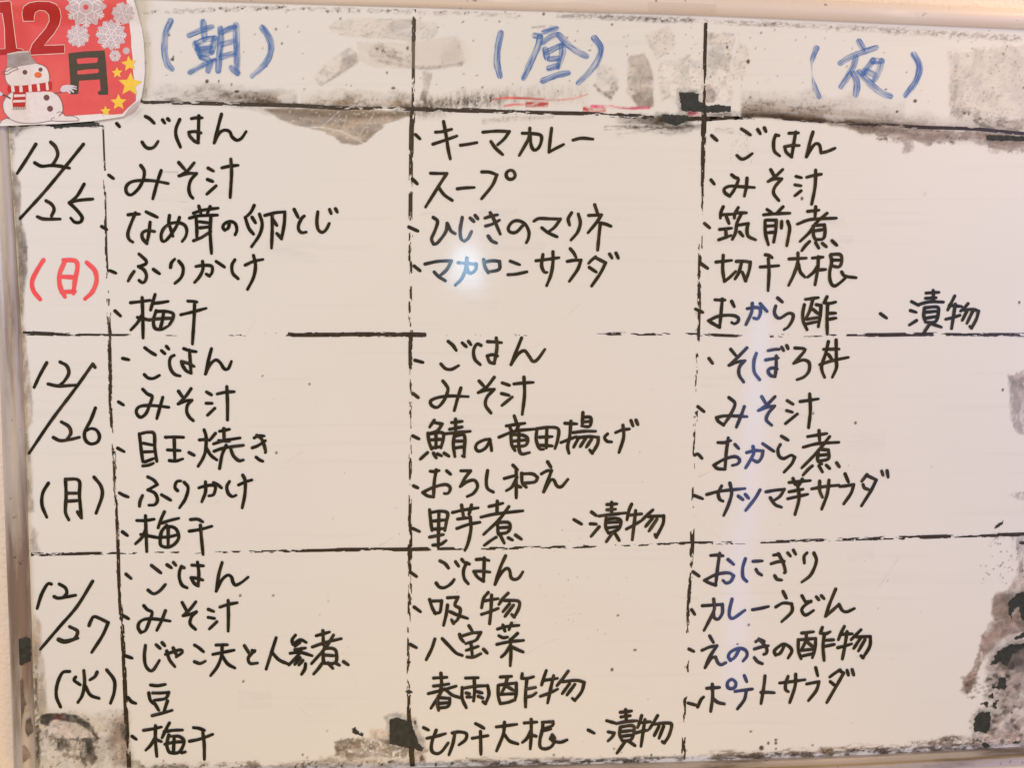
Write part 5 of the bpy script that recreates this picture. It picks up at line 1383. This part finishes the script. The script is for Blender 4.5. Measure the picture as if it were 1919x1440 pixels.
def flat(name, outline, mat, parent, lift, holes=None, label=None, step=6, thick=0.0):
    """printed shape laid on the curved paper: triangulated polygon, subdivided so that it follows the sheet"""
    bm = bmesh.new()
    rings = [outline] + (holes or [])
    pts = [Vector((x, y, 0)) for r in rings for (x, y) in r]
    tri = tessellate_polygon([[Vector((x, y, 0)) for (x, y) in r] for r in rings])
    bv = [bm.verts.new(p) for p in pts]
    for t in tri:
        try: bm.faces.new([bv[i] for i in t])
        except ValueError: pass
    for _ in range(6):
        es = [e for e in bm.edges if e.calc_length() > step]
        if not es: break
        bmesh.ops.subdivide_edges(bm, edges=es, cuts=1)
        bmesh.ops.triangulate(bm, faces=bm.faces)
    bm.verts.ensure_lookup_table()
    co = np.array([v.co[:2] for v in bm.verts])
    W = Parr(co[:, 0], co[:, 1], card_h(co[:, 0], co[:, 1]) + lift)
    faces = []
    for f in bm.faces:
        ids = [v.index for v in f.verts]
        a, b2, c2 = W[ids[0]], W[ids[1]], W[ids[2]]
        if np.cross(b2 - a, c2 - a)[1] > 0: ids = ids[::-1]
        faces.append(ids)
    verts = W.tolist()
    if thick:
        k = len(verts)
        W2 = Parr(co[:, 0], co[:, 1], card_h(co[:, 0], co[:, 1]) + lift - thick)
        verts += W2.tolist()
        bedges = [(e.verts[0].index, e.verts[1].index) for e in bm.edges if e.is_boundary]
        faces += [[i + k for i in f[::-1]] for f in list(faces)]
        faces += [[a, b2, b2 + k, a + k] for a, b2 in bedges]
    bm.free()
    return mesh_obj(name, verts, faces, mat, parent, label=label)


def line(name, pts, width, mat, parent, lift, label=None, closed=False, join=True):
    """drawn line on the card"""
    if closed: pts = list(pts) + [pts[0]]
    v, f = [], []
    hh = lift
    for piece in (smooth([(x, y, 1.0) for x, y in pts]) if join else [np.array([(x, y, 1.0) for x, y in pts])]):
        p = piece[:, :2]
        T = np.gradient(p, axis=0); L = np.linalg.norm(T, axis=1); L[L == 0] = 1; T /= L[:, None]
        Nn = np.stack([-T[:, 1], T[:, 0]], -1)
        base = len(v)
        p = np.concatenate([[p[0] - T[0] * width * .35], p, [p[-1] + T[-1] * width * .35]]); Nn = np.concatenate([[Nn[0]], Nn, [Nn[-1]]])
        for i, (c, n) in enumerate(zip(p, Nn)):
            for s_ in (-1, 1):
                q = c + n * s_ * width / 2 * (0.6 if i in (0, len(p) - 1) else 1)
                v.append(P(q[0], q[1], float(card_h(q[0], q[1])) + hh + 0.00001 * i / len(p)))
        for i in range(len(p) - 1):
            a = base + 2 * i; f.append((a, a + 1, a + 3, a + 2))
        hh += 0.000012
    return v, f


def Z(pts, ox=0, oy=0, s=4.7975):
    """pixel of the enlarged view -> photo pixel"""
    return [(ox + x / s, oy + y / s) for x, y in pts]


def circle(cx, cy, rx, ry=None, n=22, wob=0.0, seed=0):
    ry = ry or rx
    return [(cx + rx * (1 + wob * math.sin(5 * a + seed)) * math.cos(a), cy + ry * (1 + wob * math.sin(5 * a + seed)) * math.sin(a)) for a in np.linspace(0, 2 * math.pi, n, endpoint=False)]


def smooth_closed(pts):
    pts = [np.array((*p, 1.0), float) for p in pts]; n = len(pts); out = []
    for i in range(n):
        p0, p1, p2, p3 = pts[i - 1], pts[i], pts[(i + 1) % n], pts[(i + 2) % n]
        k = max(2, int(np.linalg.norm(p2 - p1) / 3))
        for j in range(k):
            t = j / k
            q = 0.5 * (2 * p1 + (p2 - p0) * t + (2 * p0 - 5 * p1 + 4 * p2 - p3) * t * t + (3 * p1 - p0 - 3 * p2 + p3) * t ** 3)
            out.append((q[0], q[1]))
    return out


card = empty('calendar_card', tuple(P(120, 110, 0.003)), 'red December card with curled corner, 12 and a snowman, over the board corner', 'card')
register(card, P(120, 110, 0.003))
PAPER = m_print('card_paper', (0.80, 0.77, 0.78), 0.5, 0.4, 0.02)
MR, nt, b = new_mat('coral_print')
b.inputs['Roughness'].default_value = 0.5
tc = N(nt, 'ShaderNodeTexCoord')
nz = N(nt, 'ShaderNodeTexNoise'); nz.inputs['Scale'].default_value = 14; nz.inputs['Detail'].default_value = 6; nz.inputs['Roughness'].default_value = .7
nt.links.new(tc.outputs['Object'], nz.inputs['Vector'])
r = ramp(nt, [(0.30, (0.67, 0.062, 0.078)), (0.5, (0.74, 0.080, 0.084)), (0.72, (0.78, 0.125, 0.095))])
nt.links.new(nz.outputs['Fac'], r.inputs['Fac']); nt.links.new(r.outputs['Color'], b.inputs['Base Color'])
DARKRED = m_print('dark_red_print', (0.44, 0.020, 0.018))
CREAM = m_print('cream_line_print', (0.83, 0.62, 0.55))
MONTH = m_print('olive_black_print', (0.058, 0.048, 0.030), 0.5, 0.4, 0.12)
WHT = m_print('white_print', (0.78, 0.73, 0.74))
FLK = m_print('snowflake_haze_print', (0.60, 0.50, 0.55)); FLW = m_print('snowflake_line_print', (0.82, 0.78, 0.82))
BRNP = m_print('brown_line_print', (0.26, 0.16, 0.15)); BTN = m_print('brown_button_print', (0.17, 0.075, 0.07))
GRYP = m_print('bucket_grey_print', (0.36, 0.32, 0.33), var=.18, scale=160); ORG = m_print('orange_print', (0.76, 0.17, 0.05))
SCR = m_print('scarf_red_print', (0.52, 0.03, 0.03)); YEL = m_print('yellow_print', (0.90, 0.62, 0.07)); LAV = m_print('lavender_print', (0.68, 0.62, 0.70))

flat('sheet', CARD, PAPER, card, 0.0, step=5, thick=0.00025)
# curled-under flap at the lower right corner shows the paper's back
flapv = []
for (u, v, h) in ((233, 218.5, .0098), (241, 207, .0112), (251, 196, .0118), (264, 187, .0095), (262, 196, .0085), (256, 208, .0055), (248, 214, .0045), (238, 218.5, .0060)):
    flapv.append(P(u, v, h))
flapb = [q + np.array([0, 0.0002, 0]) for q in flapv]
k = len(flapv)
mesh_obj('curled_corner', flapv + flapb, [tuple(range(k)), tuple(range(k, 2 * k))[::-1]] + [(i, (i + 1) % k, (i + 1) % k + k, i + k) for i in range(k)], m_print('card_back', (0.66, 0.61, 0.68)), card)

RED_OUT = [(-34, -30), (236, -30)] + Z([(1137, 0), (1150, 120), (1165, 230), (1178, 330), (1180, 420), (1192, 510), (1196, 640), (1210, 760), (1222, 850), (1222, 905), (1170, 950), (1128, 990), (1100, 1022), (1010, 1030), (900, 1022), (760, 1032), (650, 1040), (590, 1052), (520, 1060), (300, 1075), (120, 1075), (0, 1085)]) + [(-34, 226)]
flat('red_ground', RED_OUT, MR, card, 0.00010)


def digit(out, lbl):
    o = flat('digit', out, DARKRED, card, 0.00024, step=7, label=lbl)
    PARENT_LOC[o.name] = PARENT_LOC[card.name]
    v, f = line('outline', out, 1.35, CREAM, o, 0.00034, closed=True, join=False)
    mesh_obj('digit_outline', v, f, CREAM, o)


one = [(-12, 4), (16, 1)] + Z([(98, 15), (120, 200), (150, 432), (205, 440), (210, 462), (210, 485), (-40, 495), (-40, 440), (45, 436), (40, 250), (20, 120), (-10, 115)])
digit(one, 'printed 1 running off the left edge of the photo')
two = smooth_closed(Z([(205, 190), (198, 110), (215, 55), (280, 20), (380, 8), (470, 20), (528, 60), (550, 140), (535, 215), (490, 300), (430, 370), (398, 405)]))
two = [p for p in two if True]
two = Z([(208, 190), (197, 120), (213, 55), (262, 22), (340, 8), (440, 10), (505, 35), (540, 85), (550, 150), (535, 220), (490, 298), (440, 355), (398, 405), (480, 404), (580, 400), (582, 440), (580, 478), (430, 486), (275, 494), (268, 450), (290, 392), (350, 320), (410, 250), (443, 185), (438, 130), (405, 97), (355, 90), (318, 110), (308, 150), (306, 188)])
digit(two, 'printed 2 in dark red with a cream outline')
# month character: frame with two windows, traced as one outline
mo = Z([(615, 478), (760, 460), (940, 452), (952, 560), (962, 690), (972, 800), (972, 850), (890, 852), (876, 830), (905, 808), (896, 712), (710, 724), (706, 790), (704, 842), (632, 848), (634, 790), (630, 700), (622, 590)])
h1 = Z([(688, 528), (780, 516), (880, 516), (880, 545), (868, 562), (700, 574), (690, 550)])[::-1]
h2 = Z([(694, 634), (800, 620), (886, 618), (888, 640), (880, 654), (780, 664), (698, 668), (692, 650)])[::-1]
flat('month_character', mo, MONTH, card, 0.00026, holes=[h1, h2], label='printed character 月 in olive black')


flakes = []


def flake(cx, cy, r, arms=6, rot=0.3, ringy=False):
    cx, cy, r = cx / 4.7975, cy / 4.7975, r / 4.7975
    pts = []
    n = 12 if r > 12 else 10
    for i in range(n * 6):
        a = 2 * math.pi * i / (n * 6)
        pts.append((cx + r * (0.90 + 0.10 * math.cos(a * arms * 2 + rot)) * math.cos(a), cy + r * (0.90 + 0.10 * math.cos(a * arms * 2 + rot)) * math.sin(a)))
    holes = [circle(cx, cy, r * .13, n=10)[::-1]] if ringy else None
    o = flat('snowflake', pts, FLK, card, 0.00018 + 0.00002 * (len(flakes) % 4), holes=holes)
    flakes.append(o)
    PARENT_LOC[o.name] = PARENT_LOC[card.name]
    if r < 9: return
    v, f = [], []
    def seg(a, b, w):
        vv, ff = line('x', [a, b], w, None, None, 0.00030)
        k = len(v); v.extend(vv); f.extend([tuple(i + k for i in q) for q in ff])
    w = max(0.9, r * 0.055)
    for i in range(6):
        a = rot + i * math.pi / 3; ca, sa = math.cos(a), math.sin(a)
        seg((cx + ca * r * (.30 if ringy else .05), cy + sa * r * (.30 if ringy else .05)), (cx + ca * r * .93, cy + sa * r * .93), w)
        for q in (.45, .66, .82):
            for sg in (-1, 1):
                b2 = a + sg * math.radians(58); ll = r * (0.34 - 0.18 * (q - .45) / .4)
                seg((cx + ca * r * q, cy + sa * r * q), (cx + ca * r * q + math.cos(b2) * ll, cy + sa * r * q + math.sin(b2) * ll), w * .8)
        a2 = a + math.pi / 3
        seg((cx + ca * r * .38, cy + sa * r * .38), (cx + math.cos(a2) * r * .38, cy + math.sin(a2) * r * .38), w * .9)
    # tiny lift per segment keeps crossing lines apart
    for i in range(0, len(v)): v[i] = v[i] + np.array([0, -0.0000006 * (i // 4), 0])
    mesh_obj('snowflake_branches', v, f, FLW, o)


flake(772, 62, 188, rot=0.52, ringy=True)
flake(1105, 118, 104, rot=0.2)
flake(702, 320, 106, rot=0.35)
flake(1000, 312, 142, rot=0.1)
flake(1035, 500, 55, rot=0.0, ringy=True)
flake(1135, 455, 34)


def star(cx, cy, r, rot, lbl=None):
    cx, cy, r = cx / 4.7975, cy / 4.7975, r / 4.7975
    pts = []
    for i in range(10):
        a = rot - math.pi / 2 + i * math.pi / 5
        q = r if i % 2 == 0 else r * 0.46
        pts.append((cx + q * math.cos(a), cy + q * math.sin(a)))
    flat('star', pts, YEL, card, 0.00032, label=lbl)


star(1162, 572, 74, -.12); star(1053, 652, 52, -.05); star(1170, 758, 112, .06, 'largest yellow star'); star(1066, 918, 76, -.02); star(950, 998, 50, -.06)

# snow drift and snowman
drift = smooth_closed(Z([(0, 1105), (10, 1085), (60, 1062), (120, 1068), (200, 1050), (420, 1062), (500, 1010), (540, 1004), (580, 1036), (650, 1042), (705, 1062), (706, 1078), (640, 1088), (470, 1086), (330, 1104), (200, 1108), (100, 1104)]))
flat('snow_drift', drift, WHT, card, 0.00020)
dl, df = line('x', Z([(0, 1108), (10, 1085), (60, 1062), (90, 1072)]), 1.1, BRNP, card, 0.0005)
for ptz in ([(100, 1075), (180, 1102), (330, 1104), (460, 1084)], [(490, 1056), (462, 1066), (462, 1084), (560, 1090), (706, 1084), (700, 1062), (650, 1042), (584, 1040), (570, 1014), (535, 1004), (510, 1016)]):
    v2, f2 = line('x', Z(ptz), 1.1, BRNP, card, 0.0005); k = len(dl); dl.extend(v2); df.extend([tuple(i + k for i in q) for q in f2])
mesh_obj('drift_outline', dl, df, BRNP, card)
body = smooth_closed(Z([(100, 825), (55, 870), (25, 930), (40, 1010), (90, 1068), (180, 1104), (300, 1106), (430, 1090), (520, 1058), (562, 1000), (558, 930), (530, 868), (480, 830), (300, 815), (170, 815)]))
sm = flat('snowman', body, WHT, card, 0.00034, label='printed snowman with bucket hat and striped scarf')
PARENT_LOC[sm.name] = PARENT_LOC[card.name]
head = smooth_closed(Z([(64, 600), (42, 650), (55, 730), (90, 768), (200, 775), (330, 760), (440, 735), (443, 680), (425, 620), (390, 588), (340, 572), (230, 572), (120, 590)]))
flat('head', head, WHT, sm, 0.00042)
ov, of = [], []
for ptz, w in (([(100, 825), (55, 870), (25, 930), (40, 1010), (90, 1068)], 1.2), ([(480, 830), (530, 868), (558, 930), (562, 1000), (530, 1040)], 1.2), ([(64, 600), (42, 650), (55, 730), (90, 768)], 1.1), ([(340, 572), (390, 588), (425, 620), (443, 680), (440, 735)], 1.1), ([(60, 640), (25, 640), (20, 660), (60, 668), (110, 640), (160, 620), (150, 602), (110, 612), (60, 640)], 1.2)):
    v2, f2 = line('x', Z(ptz), w, BRNP, sm, 0.00075); k = len(ov); ov.extend(v2); of.extend([tuple(i + k for i in q) for q in f2])
mesh_obj('outline', ov, of, BRNP, sm)
flat('bucket_hat', Z([(72, 478), (160, 462), (255, 458), (285, 510), (330, 570), (200, 590), (64, 612), (62, 540)]), GRYP, sm, 0.00050)
flat('bucket_rim', Z([(62, 482), (160, 460), (262, 455), (262, 468), (160, 476), (64, 492)]), m_print('bucket_rim_print', (0.62, 0.58, 0.60)), sm, 0.00056)
for (cx, cy, r_) in ((224, 648, 22), (364, 624, 19)):
    flat('eye', Z(circle(cx, cy, r_, n=14)), BTN, sm, 0.00052)
flat('nose', Z(circle(342, 672, 34, 27, n=16)), ORG, sm, 0.00054)
for (cx, cy, r_) in ((418, 876, 27), (450, 976, 27)):
    flat('button', Z(circle(cx, cy, r_, n=14)), BTN, sm, 0.00050)
flat('scarf', Z([(72, 772), (200, 768), (330, 752), (462, 733), (466, 770), (462, 808), (360, 824), (232, 828), (230, 900), (228, 958), (175, 960), (115, 958), (112, 900), (120, 830), (70, 824), (66, 795)]), SCR, sm, 0.00060)
for st in ([(98, 772), (126, 771), (134, 824), (104, 826)], [(172, 770), (200, 768), (206, 824), (176, 828)], [(254, 762), (282, 757), (288, 822), (260, 826)], [(330, 754), (354, 750), (362, 816), (338, 820)], [(410, 742), (430, 738), (440, 806), (416, 811)], [(126, 848), (228, 846), (228, 868), (124, 872)], [(120, 898), (228, 896), (228, 916), (118, 922)]):
    flat('scarf_stripe', Z(st), WHT, sm, 0.00066)
fr, ff_ = [], []
for x in range(122, 232, 15):
    v2, f2 = line('x', Z([(x, 958), (x - 3, 984)]), 1.2, BRNP, sm, 0.0007); k = len(fr); fr.extend(v2); ff_.extend([tuple(i + k for i in q) for q in f2])
mesh_obj('scarf_fringe', fr, ff_, BRNP, sm)
v2, f2 = line('x', Z([(500, 838), (545, 830), (572, 824)]), 1.6, BTN, sm, 0.00050)
v3, f3 = line('x', Z([(20, 850), (60, 865), (92, 884)]), 3.0, BTN, sm, 0.00050)
mesh_obj('twig_arm', v2 + v3, f2 + [tuple(i + len(v2) for i in q) for q in f3], BTN, sm)
flat('hand', Z([(546, 790), (560, 770), (600, 760), (650, 764), (690, 776), (692, 784), (645, 782), (690, 796), (692, 806), (640, 796), (668, 824), (660, 834), (625, 808), (638, 836), (628, 842), (600, 822), (560, 828), (542, 812)]), LAV, sm, 0.00062)
flat('hand', Z([(-40, 812), (0, 820), (22, 836), (26, 850), (10, 860), (-40, 868)]), LAV, sm, 0.00062)
